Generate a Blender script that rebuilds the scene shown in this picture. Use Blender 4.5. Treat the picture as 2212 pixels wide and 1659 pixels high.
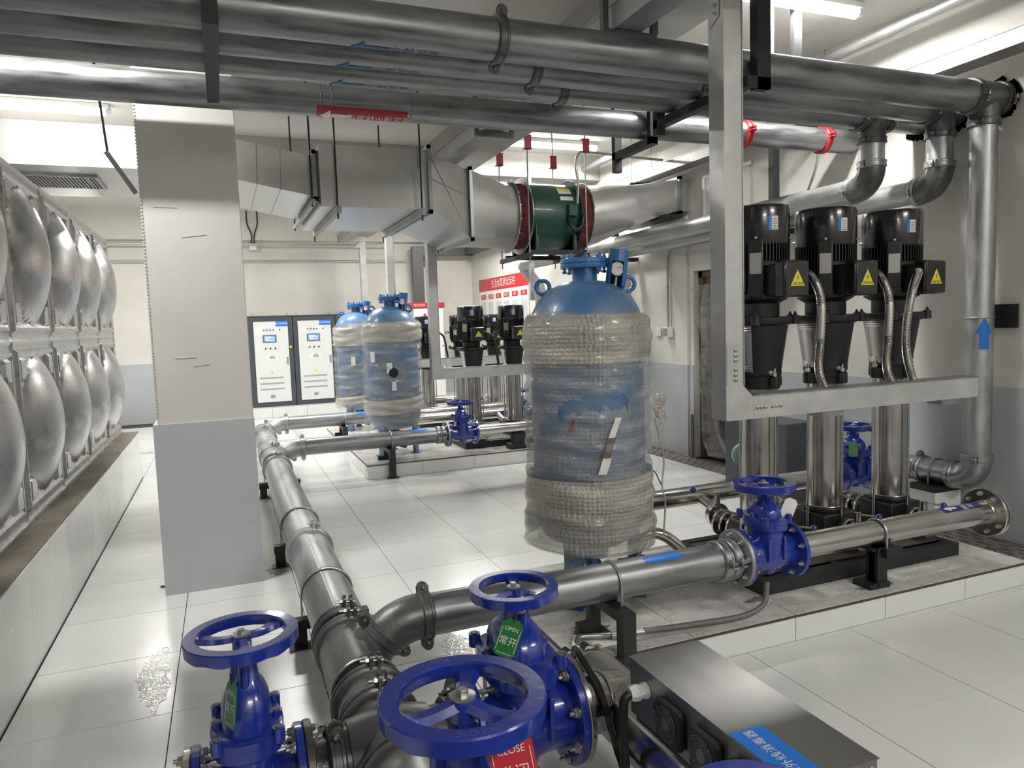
import bpy, bmesh, math, random
from mathutils import Vector, Matrix
random.seed(7)
PI = math.pi
for o in list(bpy.data.objects): bpy.data.objects.remove(o)
scene = bpy.context.scene
COL = scene.collection

# ------------------------------------------------------------------ camera
cam_d = bpy.data.cameras.new('camera'); cam = bpy.data.objects.new('camera', cam_d); COL.objects.link(cam)
cam_d.sensor_width = 36.0; cam_d.lens = 25.43; cam_d.clip_start = 0.05; cam_d.clip_end = 100
_R = ((0.9281995, -0.0625607, 0.3667858), (-0.3705725, -0.0667031, 0.9264053), (-0.0334909, -0.9958096, -0.0850970))
cam.matrix_world = Matrix(((_R[0][0], -_R[0][1], -_R[0][2], 0.0), (_R[1][0], -_R[1][1], -_R[1][2], 0.0),
                           (_R[2][0], -_R[2][1], -_R[2][2], 1.62), (0, 0, 0, 1)))
scene.camera = cam
# ------------------------------------------------------------------ world and exposure
w = bpy.data.worlds.new('world'); scene.world = w; w.use_nodes = True
w.node_tree.nodes['Background'].inputs[0].default_value = (0.6, 0.65, 0.7, 1)
w.node_tree.nodes['Background'].inputs[1].default_value = 0.05
scene.view_settings.view_transform = 'Standard'
scene.view_settings.look = 'None'
scene.view_settings.gamma = 1.0
scene.view_settings.use_curve_mapping = False
scene.view_settings.exposure = 0.56
LAMP_W = 62.0          # light of one twin-tube ceiling lamp

# ------------------------------------------------------------------ materials
MATS = {}
def mat(name, col, rough=0.5, metal=0.0, coat=0.0, noise=0.0, nscale=6.0, bump=0.0, bscale=40.0, stretch=None, col2=None, rvar=0.0, spec=None):
    if name in MATS: return MATS[name]
    m = bpy.data.materials.new(name); m.use_nodes = True; nt = m.node_tree; N = nt.nodes; L = nt.links
    b = N['Principled BSDF']
    b.inputs['Base Color'].default_value = (*col, 1); b.inputs['Roughness'].default_value = rough
    b.inputs['Metallic'].default_value = metal; b.inputs['Coat Weight'].default_value = coat
    if coat: b.inputs['Coat Roughness'].default_value = 0.08
    if spec is not None: b.inputs['Specular IOR Level'].default_value = spec
    if noise or bump or rvar:
        tc = N.new('ShaderNodeTexCoord'); mp = N.new('ShaderNodeMapping'); L.new(tc.outputs['Object'], mp.inputs[0])
        if stretch: mp.inputs['Scale'].default_value = stretch
    if noise or rvar:
        nz = N.new('ShaderNodeTexNoise'); nz.inputs['Scale'].default_value = nscale; nz.inputs['Detail'].default_value = 6; nz.inputs['Roughness'].default_value = 0.62
        L.new(mp.outputs[0], nz.inputs['Vector'])
        rp = N.new('ShaderNodeValToRGB'); rp.color_ramp.elements[0].position = 0.33; rp.color_ramp.elements[1].position = 0.68
        L.new(nz.outputs['Fac'], rp.inputs[0])
    if noise:
        mx = N.new('ShaderNodeMix'); mx.data_type = 'RGBA'
        c2 = col2 if col2 else tuple(c*(1-noise) for c in col)
        mx.inputs['A'].default_value = (*c2, 1); mx.inputs['B'].default_value = (*col, 1)
        L.new(rp.outputs[0], mx.inputs['Factor']); L.new(mx.outputs['Result'], b.inputs['Base Color'])
    if rvar:
        mr = N.new('ShaderNodeMapRange'); mr.inputs['To Min'].default_value = rough - rvar; mr.inputs['To Max'].default_value = rough + rvar
        L.new(rp.outputs[0], mr.inputs['Value']); L.new(mr.outputs[0], b.inputs['Roughness'])
    if bump:
        nb = N.new('ShaderNodeTexNoise'); nb.inputs['Scale'].default_value = bscale; nb.inputs['Detail'].default_value = 4
        L.new(mp.outputs[0], nb.inputs['Vector'])
        bp = N.new('ShaderNodeBump'); bp.inputs['Strength'].default_value = bump; bp.inputs['Distance'].default_value = 0.01
        L.new(nb.outputs['Fac'], bp.inputs['Height']); L.new(bp.outputs[0], b.inputs['Normal'])
    MATS[name] = m; return m
def emat(name, col, s):
    m = mat(name, col); b = m.node_tree.nodes['Principled BSDF']
    b.inputs['Emission Color'].default_value = (*col, 1); b.inputs['Emission Strength'].default_value = s; return m
def film(name, col, opac, rough=0.25, bub=0.0, bscale=60, wr=0.0):
    m = bpy.data.materials.new(name); m.use_nodes = True; nt = m.node_tree; N = nt.nodes; L = nt.links
    b = N['Principled BSDF']; b.inputs['Base Color'].default_value = (*col, 1); b.inputs['Roughness'].default_value = rough
    b.inputs['Coat Weight'].default_value = 0.6; b.inputs['Coat Roughness'].default_value = 0.15
    tr = N.new('ShaderNodeBsdfTransparent'); tr.inputs[0].default_value = (0.96, 0.96, 0.95, 1); mx = N.new('ShaderNodeMixShader')
    tc = N.new('ShaderNodeTexCoord')
    nz = N.new('ShaderNodeTexNoise'); nz.inputs['Scale'].default_value = 5; nz.inputs['Detail'].default_value = 6
    mp = N.new('ShaderNodeMapping'); mp.inputs['Scale'].default_value = (1, 1, 3); L.new(tc.outputs['Object'], mp.inputs[0]); L.new(mp.outputs[0], nz.inputs['Vector'])
    mr = N.new('ShaderNodeMapRange'); mr.inputs['From Min'].default_value = 0.3; mr.inputs['From Max'].default_value = 0.72
    mr.inputs['To Min'].default_value = max(0, opac-0.2); mr.inputs['To Max'].default_value = min(1, opac+0.2)
    L.new(nz.outputs['Fac'], mr.inputs['Value']); L.new(mr.outputs[0], mx.inputs[0]); L.new(tr.outputs[0], mx.inputs[1]); L.new(b.outputs[0], mx.inputs[2])
    L.new(mx.outputs[0], N['Material Output'].inputs[0])
    bp = N.new('ShaderNodeBump'); bp.inputs['Distance'].default_value = 0.01
    if bub:
        vo = N.new('ShaderNodeTexVoronoi'); vo.inputs['Scale'].default_value = bscale; vo.inputs['Randomness'].default_value = 0.25
        L.new(tc.outputs['Object'], vo.inputs['Vector'])
        inv = N.new('ShaderNodeMath'); inv.operation = 'SUBTRACT'; inv.inputs[0].default_value = 1; L.new(vo.outputs['Distance'], inv.inputs[1])
        bp.inputs['Strength'].default_value = bub; L.new(inv.outputs[0], bp.inputs['Height'])
    else:
        n2 = N.new('ShaderNodeTexNoise'); n2.inputs['Scale'].default_value = 14; n2.inputs['Detail'].default_value = 3; n2.inputs['Distortion'].default_value = 1.5
        L.new(mp.outputs[0], n2.inputs['Vector']); bp.inputs['Strength'].default_value = wr; L.new(n2.outputs['Fac'], bp.inputs['Height'])
    L.new(bp.outputs[0], b.inputs['Normal']); MATS[name] = m; return m

galv = mat('galvanized_steel', (0.46, 0.475, 0.48), 0.42, 0.85, noise=0.42, nscale=7, stretch=(1, 1, 1), rvar=0.1, bump=0.05, bscale=25)
galv_long_x = mat('galvanized_pipe_x', (0.37, 0.38, 0.385), 0.40, 0.85, noise=0.55, nscale=6, stretch=(0.35, 2.2, 2.2), rvar=0.12, bump=0.04, bscale=30)
galv_long_y = mat('galvanized_pipe_y', (0.50, 0.51, 0.50), 0.42, 0.80, noise=0.42, nscale=6, stretch=(2.2, 0.35, 2.2), rvar=0.12, bump=0.04, bscale=30)
galv_long_z = mat('galvanized_pipe_z', (0.52, 0.53, 0.53), 0.42, 0.80, noise=0.4, nscale=7, stretch=(1.6, 1.6, 0.5), rvar=0.1, bump=0.04, bscale=30)
cast_iron = mat('dark_cast_fitting', (0.16, 0.16, 0.155), 0.36, 0.55, noise=0.35, nscale=9, rvar=0.1, bump=0.12, bscale=60)
trunk_m = mat('trunking_steel', (0.56, 0.565, 0.55), 0.42, 0.35, noise=0.22, nscale=5, rvar=0.1)
sheet = mat('duct_sheet_steel', (0.62, 0.62, 0.605), 0.36, 0.85, noise=0.12, nscale=3, rvar=0.06, bump=0.03, bscale=3)
steel = mat('stainless_steel', (0.60, 0.585, 0.555), 0.22, 1.0, noise=0.16, nscale=4, rvar=0.06)
steel_br = mat('brushed_stainless', (0.38, 0.375, 0.36), 0.42, 1.0, noise=0.10, nscale=3, stretch=(14, 0.6, 1), rvar=0.05, bump=0.03, bscale=30)
tank_steel = mat('tank_panel_steel', (0.56, 0.555, 0.545), 0.30, 0.95, noise=0.16, nscale=6, rvar=0.06, bump=0.02, bscale=60)
zinc = mat('zinc_bolt', (0.55, 0.55, 0.53), 0.35, 0.9, noise=0.25, nscale=40)
blk = mat('black_gloss_paint', (0.010, 0.010, 0.011), 0.22, 0.0, coat=0.5)
blk_m = mat('black_cast_paint', (0.014, 0.015, 0.016), 0.42, 0.0, noise=0.3, nscale=20)
blk_steel = mat('black_steel_angle', (0.022, 0.024, 0.026), 0.5, 0.1, noise=0.35, nscale=15)
rubber = mat('black_rubber', (0.012, 0.012, 0.012), 0.45)
blue = mat('blue_valve_paint', (0.012, 0.035, 0.30), 0.22, 0.0, coat=0.7, noise=0.2, nscale=14, bump=0.05, bscale=50)
tblue = mat('blue_tank_paint', (0.035, 0.17, 0.42), 0.32, 0.0, coat=0.35)
tdome = mat('dusty_blue_tank_paint', (0.035, 0.17, 0.42), 0.38, 0.0, coat=0.2, noise=1, nscale=3.0, col2=(0.25, 0.28, 0.29))
knobm = mat('blue_knob', (0.02, 0.035, 0.22), 0.2, 0.0, coat=0.5)
white = mat('white_plastic', (0.72, 0.72, 0.70), 0.35)
paper = mat('white_paper', (0.75, 0.74, 0.72), 0.6)
yel = mat('warning_yellow', (0.72, 0.66, 0.05), 0.45)
red = mat('red_paint', (0.48, 0.022, 0.028), 0.35)
redtag = mat('red_tag', (0.50, 0.02, 0.03), 0.3)
dred = mat('dark_red_label', (0.35, 0.012, 0.02), 0.4)
grn_tag = mat('green_tag', (0.015, 0.16, 0.035), 0.3)
bsign = mat('blue_sign', (0.012, 0.17, 0.62), 0.35)
bdark = mat('blue_dark_sticker', (0.015, 0.02, 0.19), 0.3)
bspray = mat('blue_stencil', (0.03, 0.13, 0.30), 0.6)
green = mat('green_fan_paint', (0.012, 0.075, 0.048), 0.42, 0.0, coat=0.15, noise=0.25, nscale=4)
canvas = mat('maroon_canvas', (0.13, 0.016, 0.022), 0.75, bump=0.5, bscale=9)
wall_m = mat('cream_plaster', (0.68, 0.66, 0.61), 0.75, noise=0.10, nscale=1.6, bump=0.06, bscale=18)
dado_m = mat('grey_dado_paint', (0.45, 0.47, 0.49), 0.32, noise=0.06, nscale=2)
ceil_m = mat('ceiling_plaster', (0.68, 0.665, 0.625), 0.8, noise=0.08, nscale=1.2)
col_m = mat('column_plaster', (0.60, 0.58, 0.54), 0.65, noise=0.08, nscale=2.0, bump=0.16, bscale=7)
tile_m = mat('white_glazed_tile', (0.72, 0.73, 0.71), 0.22, 0.0, noise=0.06, nscale=1.6, rvar=0.06)
tile_d = mat('dirty_glazed_tile', (0.62, 0.62, 0.59), 0.3, 0.0, noise=1, nscale=9, col2=(0.54, 0.52, 0.485), rvar=0.08)
grout = mat('dark_grout', (0.06, 0.055, 0.05), 0.9)
brown_trim = mat('brown_edge_trim', (0.07, 0.045, 0.03), 0.5)
conc = mat('dirty_concrete', (0.23, 0.20, 0.155), 0.8, noise=0.35, nscale=5, bump=0.2, bscale=30)
beam_m = mat('shaded_beam_plaster', (0.46, 0.45, 0.42), 0.8, noise=0.12, nscale=3)  # cream beam, shade of its underside put into this grey
door_m = mat('brown_door', (0.12, 0.085, 0.065), 0.55, noise=0.2, nscale=3)
dark = mat('dark_opening', (0.008, 0.008, 0.009), 0.7)
cab_d = mat('charcoal_cabinet', (0.055, 0.062, 0.07), 0.42)
cab_l = mat('light_cabinet_door', (0.66, 0.68, 0.67), 0.4)
grate_m = mat('drain_grate_steel', (0.30, 0.28, 0.25), 0.5, 0.4, noise=0.4, nscale=9)
tray_m = mat('grey_cable_tray', (0.36, 0.36, 0.355), 0.45, 0.5, noise=0.15, nscale=4)
tray_dk = mat('dark_cable_tray', (0.12, 0.125, 0.13), 0.45, 0.3, noise=0.15, nscale=4)
teal = mat('teal_meter', (0.23, 0.36, 0.31), 0.4)
bolt_d = mat('dark_bolt', (0.05, 0.05, 0.05), 0.4, 0.6)
tube_e = emat('lamp_tube', (1.0, 0.98, 0.95), 14.0)
lamp_b = mat('lamp_housing', (0.72, 0.72, 0.70), 0.35)
scr_e = emat('lcd_screen', (0.10, 0.18, 0.95), 1.1)
scr_w = emat('lcd_text', (0.55, 0.65, 1.0), 1.3)
led_y = emat('amber_indicator', (1.0, 0.45, 0.08), 7.0)
led_g = emat('green_indicator', (0.2, 1.0, 0.5), 6.0)
frame_m = mat('lcd_bezel', (0.13, 0.15, 0.16), 0.4)
wrap_b = film('bubble_wrap', (0.46, 0.47, 0.47), 0.42, 0.22, bub=1.0, bscale=48)
wrap_band = film('bubble_wrap_layered', (0.50, 0.475, 0.42), 0.78, 0.3, bub=1.0, bscale=48)
wrap_mid = film('bubble_wrap_skirt', (0.44, 0.42, 0.385), 0.55, 0.3, bub=1.0, bscale=48)
wrap_s = film('stretch_film', (0.50, 0.51, 0.52), 0.30, 0.15, wr=1.0)
wrap_sb = film('stretch_film_layered', (0.52, 0.49, 0.44), 0.80, 0.3, wr=0.7)
sheet_pl = film('clear_plastic_sheet', (0.50, 0.49, 0.47), 0.30, 0.12, wr=1.0)

# ------------------------------------------------------------------ mesh building
OFF = {}
def V(*a): return Vector(a)
def basis(axis):
    a = Vector(axis).normalized(); t = V(0, 0, 1) if abs(a.z) < 0.9 else V(1, 0, 0)
    u = t.cross(a).normalized(); v = a.cross(u).normalized(); return a, u, v
class MB:
    def __init__(s): s.v = []; s.f = []
    def add(s, vs, fs):
        k = len(s.v); s.v += [Vector(p) for p in vs]; s.f += [tuple(i+k for i in f) for f in fs]; return s
    def box(s, x0, x1, y0, y1, z0, z1):
        vs = [(x0,y0,z0),(x1,y0,z0),(x1,y1,z0),(x0,y1,z0),(x0,y0,z1),(x1,y0,z1),(x1,y1,z1),(x0,y1,z1)]
        return s.add(vs, [(0,3,2,1),(4,5,6,7),(0,1,5,4),(1,2,6,5),(2,3,7,6),(3,0,4,7)])
    def obox(s, c, size, rot=None, axes=None):
        c = Vector(c); h = [d/2 for d in size]
        if axes: M = Matrix(axes).transposed()
        else: M = rot if rot else Matrix.Identity(3)
        vs = [c + M @ V(a*h[0], b*h[1], d*h[2]) for d in (-1, 1) for a, b in ((-1,-1),(1,-1),(1,1),(-1,1))]
        return s.add(vs, [(0,3,2,1),(4,5,6,7),(0,1,5,4),(1,2,6,5),(2,3,7,6),(3,0,4,7)])
    def beam(s, p0, p1, w, h, up=(0, 0, 1)):
        p0 = Vector(p0); p1 = Vector(p1); a = (p1-p0); l = a.length; a.normalize()
        u = Vector(up).cross(a)
        if u.length < 1e-4: u = V(1, 0, 0).cross(a)
        u.normalize(); t = a.cross(u)
        return s.obox((p0+p1)/2, (l, w, h), axes=(a, u, t))
    def lathe(s, prof, o=(0,0,0), axis=(0,0,1), n=24, cap=True):
        a, u, v = basis(axis); o = Vector(o); k = len(s.v); m = len(prof)
        vs = [o + a*h + (u*math.cos(2*PI*i/n) + v*math.sin(2*PI*i/n))*r for (r, h) in prof for i in range(n)]
        fs = [(j*n+i, j*n+(i+1) % n, (j+1)*n+(i+1) % n, (j+1)*n+i) for j in range(m-1) for i in range(n)]
        if cap: fs += [tuple(range(n-1, -1, -1)), tuple((m-1)*n+i for i in range(n))]
        return s.add(vs, fs)
    def cyl(s, p0, p1, r, r1=None, n=20, cap=True):
        p0 = Vector(p0); p1 = Vector(p1); a = p1-p0
        return s.lathe([(r, 0), (r if r1 is None else r1, a.length)], p0, a, n, cap)
    def tube(s, pts, r, n=10, cap=True):
        pts = [Vector(p) for p in pts]; m = len(pts); vs = []; u = None
        for i, p in enumerate(pts):
            t = (pts[min(i+1, m-1)]-pts[max(i-1, 0)]).normalized()
            if u is None: _, u, _ = basis(t)
            u = (u - t*u.dot(t)).normalized(); v = t.cross(u); rr = r[i] if isinstance(r, (list, tuple)) else r
            vs += [p + (u*math.cos(2*PI*k/n)+v*math.sin(2*PI*k/n))*rr for k in range(n)]
        fs = [(j*n+i, j*n+(i+1) % n, (j+1)*n+(i+1) % n, (j+1)*n+i) for j in range(m-1) for i in range(n)]
        if cap: fs += [tuple(range(n-1, -1, -1)), tuple((m-1)*n+i for i in range(n))]
        return s.add(vs, fs)
    def torus(s, c, axis, R, r, n=32, k=10, a0=0, a1=2*PI):
        a, u, v = basis(axis); c = Vector(c); full = abs(a1-a0-2*PI) < 1e-6; m = n if full else n+1; vs = []
        for i in range(m):
            t = a0+(a1-a0)*i/n; d = u*math.cos(t)+v*math.sin(t)
            vs += [c + d*(R+r*math.cos(2*PI*j/k)) + a*(r*math.sin(2*PI*j/k)) for j in range(k)]
        fs = [(i*k+j, ((i+1) % m)*k+j, ((i+1) % m)*k+(j+1) % k, i*k+(j+1) % k) for i in range(n) for j in range(k)]
        return s.add(vs, fs)
    def sphere(s, c, r, n=16, m=10):
        return s.lathe([(max(1e-5, r*math.sin(PI*j/m)), -r*math.cos(PI*j/m)) for j in range(m+1)], c, (0, 0, 1), n)
    def prism(s, poly, o, u, v, d):
        o = Vector(o); u = Vector(u); v = Vector(v); nn = u.cross(v).normalized()*d; n = len(poly)
        vs = [o+u*a+v*b for a, b in poly] + [o+u*a+v*b+nn for a, b in poly]
        return s.add(vs, [tuple(range(n-1, -1, -1)), tuple(range(n, 2*n))]+[(i, (i+1) % n, n+(i+1) % n, n+i) for i in range(n)])
    def grid(s, fn, nu, nv, closeu=False):
        vs = [fn(i/nu, j/nv) for j in range(nv+1) for i in range(nu if closeu else nu+1)]; w_ = nu if closeu else nu+1
        return s.add(vs, [(j*w_+i, j*w_+(i+1) % w_, (j+1)*w_+(i+1) % w_, (j+1)*w_+i) for j in range(nv) for i in range(nu)])
    def mesh(s, name, off=None, smooth=40):
        me = bpy.data.meshes.new(name); o = off if off else V(0,0,0)
        me.from_pydata([tuple(p-o) for p in s.v], [], s.f)
        if smooth:
            for p in me.polygons: p.use_smooth = True
            me.set_sharp_from_angle(angle=math.radians(smooth))
        me.validate(); return me
    def build(s, name, m, parent=None, smooth=40, bev=0):
        off = OFF.get(parent.name) if parent else None
        me = s.mesh(name, off, smooth); me.materials.append(m)
        o = bpy.data.objects.new(name, me); COL.objects.link(o)
        if parent:
            o.parent = parent; OFF[o.name] = off if off else V(0,0,0)
        if bev:
            b = o.modifiers.new('bevel', 'BEVEL'); b.width = bev; b.segments = 2; b.limit_method = 'ANGLE'
        return o
def tag(o, label=None, cat=None, group=None, kind=None):
    if label: o['label'] = label
    if cat: o['category'] = cat
    if group: o['group'] = group
    if kind: o['kind'] = kind
    return o
def thing(name, label, cat, loc=(0,0,0), group=None):
    o = bpy.data.objects.new(name, None); o.empty_display_size = 0.1; COL.objects.link(o); o.location = loc
    OFF[o.name] = Vector(loc); return tag(o, label, cat, group)
def inst(name, me, parent, loc=(0,0,0), axis=None, rot=None):
    o = bpy.data.objects.new(name, me); COL.objects.link(o)
    if axis is not None:
        a, u, v = basis(axis); M = Matrix((u, v, a)).transposed().to_4x4()
    else: M = rot.to_4x4() if rot else Matrix.Identity(4)
    off = OFF.get(parent.name, V(0,0,0)) if parent else V(0,0,0)
    M.translation = Vector(loc)-off; o.matrix_local = M
    if parent:
        o.parent = parent; o.matrix_parent_inverse = Matrix.Identity(4); o.matrix_local = M
    return o
def copy_tree(o, parent=None):
    c = o.copy(); COL.objects.link(c); c.parent = parent
    for ch in list(o.children): copy_tree(ch, c)
    return c
def dup(root, loc, label=None, rz=None, scale=None, group=None):
    c = copy_tree(root); c.location = loc
    if label: c['label'] = label
    if group: c['group'] = group
    if rz is not None: c.rotation_euler = (0, 0, rz)
    if scale: c.scale = scale
    return c
_hex = {}
def bolt_mesh(r, m=None, L=0.0):
    m = m or zinc; k = (round(r, 4), m.name, round(L, 3))
    if k not in _hex:
        b = MB(); b.lathe([(r*1.25, 0), (r*1.25, r*0.25)], n=10); b.lathe([(r, r*0.25), (r, r*1.1), (r*0.85, r*1.2)], n=6)
        b.lathe([(r*0.5, r*1.2), (r*0.5, r*2.0), (r*0.4, r*2.1)], n=8)
        if L: b.cyl((0,0,0), (0,0,-L), r*0.5, n=8); b.lathe([(r, -L), (r, -L-r)], n=6)
        me = b.mesh('bolt'); me.materials.append(m); _hex[k] = me
    return _hex[k]
def ring_bolts(parent, c, axis, R, n, r, m=None, L=0.0, a0=0.0, name='bolt'):
    a, u, v = basis(axis); c = Vector(c)
    for i in range(n):
        t = a0+2*PI*i/n; inst(name, bolt_mesh(r, m, L), parent, c+(u*math.cos(t)+v*math.sin(t))*R, axis)
_txt = {}
def text_geo(s, size=1.0):
    if s not in _txt:
        cu = bpy.data.curves.new('t', 'FONT'); cu.body = s; cu.size = 1.0; cu.align_x = 'CENTER'; cu.align_y = 'CENTER'; cu.resolution_u = 3
        o = bpy.data.objects.new('t', cu); COL.objects.link(o)
        me = bpy.data.meshes.new_from_object(o.evaluated_get(bpy.context.evaluated_depsgraph_get()))
        _txt[s] = ([tuple(p.co[:2]) for p in me.vertices], [tuple(p.vertices) for p in me.polygons])
        bpy.data.objects.remove(o); bpy.data.curves.remove(cu); bpy.data.meshes.remove(me)
    vs, fs = _txt[s]; return [(x*size, y*size) for x, y in vs], fs
def flat_text(s, size, o, u, v, m, parent, name='lettering', lift=0.0012, sx=1.0):
    vs, fs = text_geo(s, size); o = Vector(o); u = Vector(u).normalized(); v = Vector(v).normalized(); n = u.cross(v)*lift
    return MB().add([o+u*x*sx+v*y+n for x, y in vs], fs).build(name, m, parent, smooth=0)
def cyl_pt(c, axis, ref, r, s, t):
    a = Vector(axis).normalized(); e = Vector(ref).normalized(); g = a.cross(e)
    return Vector(c)+a*s+(e*math.cos(t/r)+g*math.sin(t/r))*r
def cyl_patch(poly_fn, c, axis, ref, r, s0, s1, m, parent, name, nt=6, lift=0.0012):
    # poly_fn(f) -> (t0, t1) arc range at fraction f of the length
    ss = [i/40 for i in range(41)]; mb = MB()
    def fn(a, b):
        f = a; t0, t1 = poly_fn(f); return cyl_pt(c, axis, ref, r+lift, s0+(s1-s0)*f, t0+(t1-t0)*b)
    return mb.grid(fn, 40, nt).build(name, m, parent)
def cyl_text(s, size, c, axis, ref, r, s0, t0, m, parent, flip=False, name='lettering', lift=0.0014, sx=1.0):
    vs, fs = text_geo(s, size); k = -1 if flip else 1
    return MB().add([cyl_pt(c, axis, ref, r+lift, s0+k*x*sx, t0+k*y) for x, y in vs], fs).build(name, m, parent, smooth=0)
def arc_pts(c, u, v, R, a0, a1, n=10):
    c = Vector(c); u = Vector(u); v = Vector(v)
    return [c+(u*math.cos(a0+(a1-a0)*i/n)+v*math.sin(a0+(a1-a0)*i/n))*R for i in range(n+1)]
def spline(pts, n=8):
    pts = [Vector(p) for p in pts]; out = []
    P_ = [pts[0]*2-pts[1]]+pts+[pts[-1]*2-pts[-2]]
    for i in range(1, len(P_)-2):
        a, b, c, d = P_[i-1:i+3]
        for k in range(n):
            t = k/n; out.append(0.5*((2*b)+(c-a)*t+(2*a-5*b+4*c-d)*t*t+(3*b-a-3*c+d)*t**3))
    out.append(pts[-1]); return out
def coupling(parent, c, axis, r, lug=(0,0,1), m=None, w=0.05, bm=None, name='coupling'):
    """grooved pipe coupling: two half shells with bolt pads"""
    m = m or cast_iron; a, _, _ = basis(axis); c = Vector(c); e = Vector(lug); e = (e-a*e.dot(a)).normalized(); g = a.cross(e)
    mb = MB(); mb.lathe([(r*0.99, -w/2), (r*1.10, -w/2), (r*1.17, -w/2+0.006), (r*1.17, -w*0.22), (r*1.13, -w*0.18), (r*1.13, w*0.18), (r*1.17, w*0.22), (r*1.17, w/2-0.006), (r*1.10, w/2), (r*0.99, w/2)], c, a, 36, cap=False)
    for s_ in (1, -1):
        for q in (1, -1):
            p = c+e*(s_*r*1.22)+g*(q*r*0.115)
            mb.obox(p, (w*0.95, r*0.10, r*0.36), axes=(a, g, e))
            mb.cyl(p+e*s_*r*0.15-g*r*0.045, p+e*s_*r*0.15+g*r*0.045, w*0.42, n=14)
    o = mb.build(name, m, parent, bev=0)
    bb = bm or zinc
    for s_ in (1, -1):
        p = c+e*(s_*r*1.30); k = MB()
        k.cyl(p-g*r*0.42, p+g*r*0.25, r*0.05, n=8); k.lathe([(r*0.095, 0), (r*0.095, r*0.1)], p-g*r*0.27, g, 6); k.lathe([(r*0.1, 0), (r*0.1, r*0.08), (r*0.05, r*0.11)], p+g*r*0.17, g, 12)
        k.build('bolt', bb, o)
    return o
def ubolt(parent, c, axis, r, down=(0,0,-1), L=0.14, rr=0.006, name='strap'):
    a, _, _ = basis(axis); d = Vector(down); e = a.cross(d).normalized(); c = Vector(c); R = r+rr
    pts = [c+e*R+d*L]+[c+(e*math.cos(t)-d*math.sin(t))*R for t in [PI*i/18 for i in range(19)]]+[c-e*R+d*L]
    return MB().tube(pts, rr, 8).build(name, zinc, parent)
def flange(parent, c, axis, r_in, R, th, m, bolts=8, br=0.012, name='flange', bm=None, L=0.0, a0=0.2):
    o = MB().lathe([(r_in, -th/2), (R-0.003, -th/2), (R, -th/2+0.003), (R, th/2-0.003), (R-0.003, th/2), (r_in, th/2)], c, axis, 40, cap=False).build(name, m, parent)
    if bolts: ring_bolts(o, Vector(c)+Vector(axis).normalized()*th/2, axis, (R+r_in)/2+0.006, bolts, br, bm, L, a0)
    return o
# ================================================================== THE ROOM
def struct(name, mb, m, label=None, cat=None, smooth=0, bev=0):
    o = mb.build(name, m, None, smooth, bev); o['kind'] = 'structure'
    return tag(o, label, cat)
XR, YB, ZC, XL, YF = 4.95, 14.6, 3.84, -4.2, -2.6
# ---- floor with single tiles
floor = struct('floor', MB().box(XL, XR+0.3, YF, YB+0.2, -0.2, -0.008), grout, 'white glazed tile floor with thin dark joints', 'floor')
GX, GY, TX, TY = -0.303, 2.03, 0.6367, 0.6475
_tm = {}
def tile(parent, x0, x1, y0, y1, z0, z1, m=tile_m, gap=0.0022):
    k = (round(x1-x0, 3), round(y1-y0, 3), round(z1-z0, 3), m.name)
    if k not in _tm:
        a, b, c = x1-x0, y1-y0, z1-z0
        me = MB().box(gap if a > 0.03 else 0, a-(gap if a > 0.03 else 0), gap if b > 0.03 else 0, b-(gap if b > 0.03 else 0), gap if c > 0.05 else 0, c-(gap if c > 0.05 else 0)).mesh('tile', smooth=0)
        me.materials.append(m); _tm[k] = me
    return inst('tile', _tm[k], parent, (x0, y0, z0))
PLINTHS = ((2.715, 3.94, 0.135), (7.63, 8.80, 0.155), (9.73, 10.88, 0.15))
PX0, PX1 = 1.34, 4.265
for i in range(-5, 8):
    for j in range(-2, 19):
        x0, x1 = GX+i*TX, GX+(i+1)*TX; y0, y1 = GY+j*TY, GY+(j+1)*TY
        x1 = min(x1, 4.645); y1 = min(y1, 14.06)
        if x1-x0 < 0.03 or y1-y0 < 0.03: continue
        if y0 < 9.15 and x1 < -0.90: continue
        if y0 < 9.15: x0 = max(x0, -0.945)
        if x0 > 4.6: continue
        if any(x0 >= PX0 and x1 <= PX1 and y0 >= a and y1 <= b for a, b, c in PLINTHS): continue
        if 0.97 < x0 < 1.3 and 0 < y0 < 1.3: pass
        tile(floor, x0, x1, y0, y1, -0.008, 0.0)
# ---- walls
def wall(name, mb, m=wall_m, label=None): return struct(name, mb, m, label, 'wall')
wb = wall('wall_back', MB().box(XL, XR, YB, YB+0.2, 0, ZC), label='cream plastered far wall behind the control cabinets')
tag(MB().box(XL, XR, YB-0.012, YB, 0, 1.085).build('dado', dado_m, wb))
tag(MB().box(XL, XR, YB-0.16, YB, 3.30, ZC).build('lintel_beam', wall_m, wb))
# right wall with a door opening (y 5.55..6.86, z 0..2.12)
DY0, DY1, DZ = 5.62, 6.86, 2.12
wr = wall('wall_right', MB().box(XR, XR+0.25, YF, DY0, 0, ZC).box(XR, XR+0.25, DY1, YB, 0, ZC).box(XR, XR+0.25, DY0, DY1, DZ, ZC), label='cream plastered right wall with grey lower band')
MB().box(XR-0.012, XR, YF, DY0, 0, 1.065).box(XR-0.012, XR, DY1, YB-0.012, 0, 1.065).build('dado', dado_m, wr)
MB().box(XR-0.03, XR, 6.95, 7.18, 0.0, 1.062).build('dado_pier', dado_m, wr)
MB().box(XR-0.03, XR, 6.95, 7.18, 1.062, 2.75).build('plaster_pier', wall_m, wr)
wall('wall_left', MB().box(XL-0.2, XL, YF, YB, 0, ZC), label='cream plastered left wall behind the water tank')
wall('wall_front', MB().box(XL, XR, YF-0.2, YF, 0, ZC), label='cream plastered wall behind the viewpoint')
struct('ceiling', MB().box(XL, XR, YF, YB, ZC, ZC+0.2), ceil_m, 'painted concrete ceiling', 'ceiling')
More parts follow.
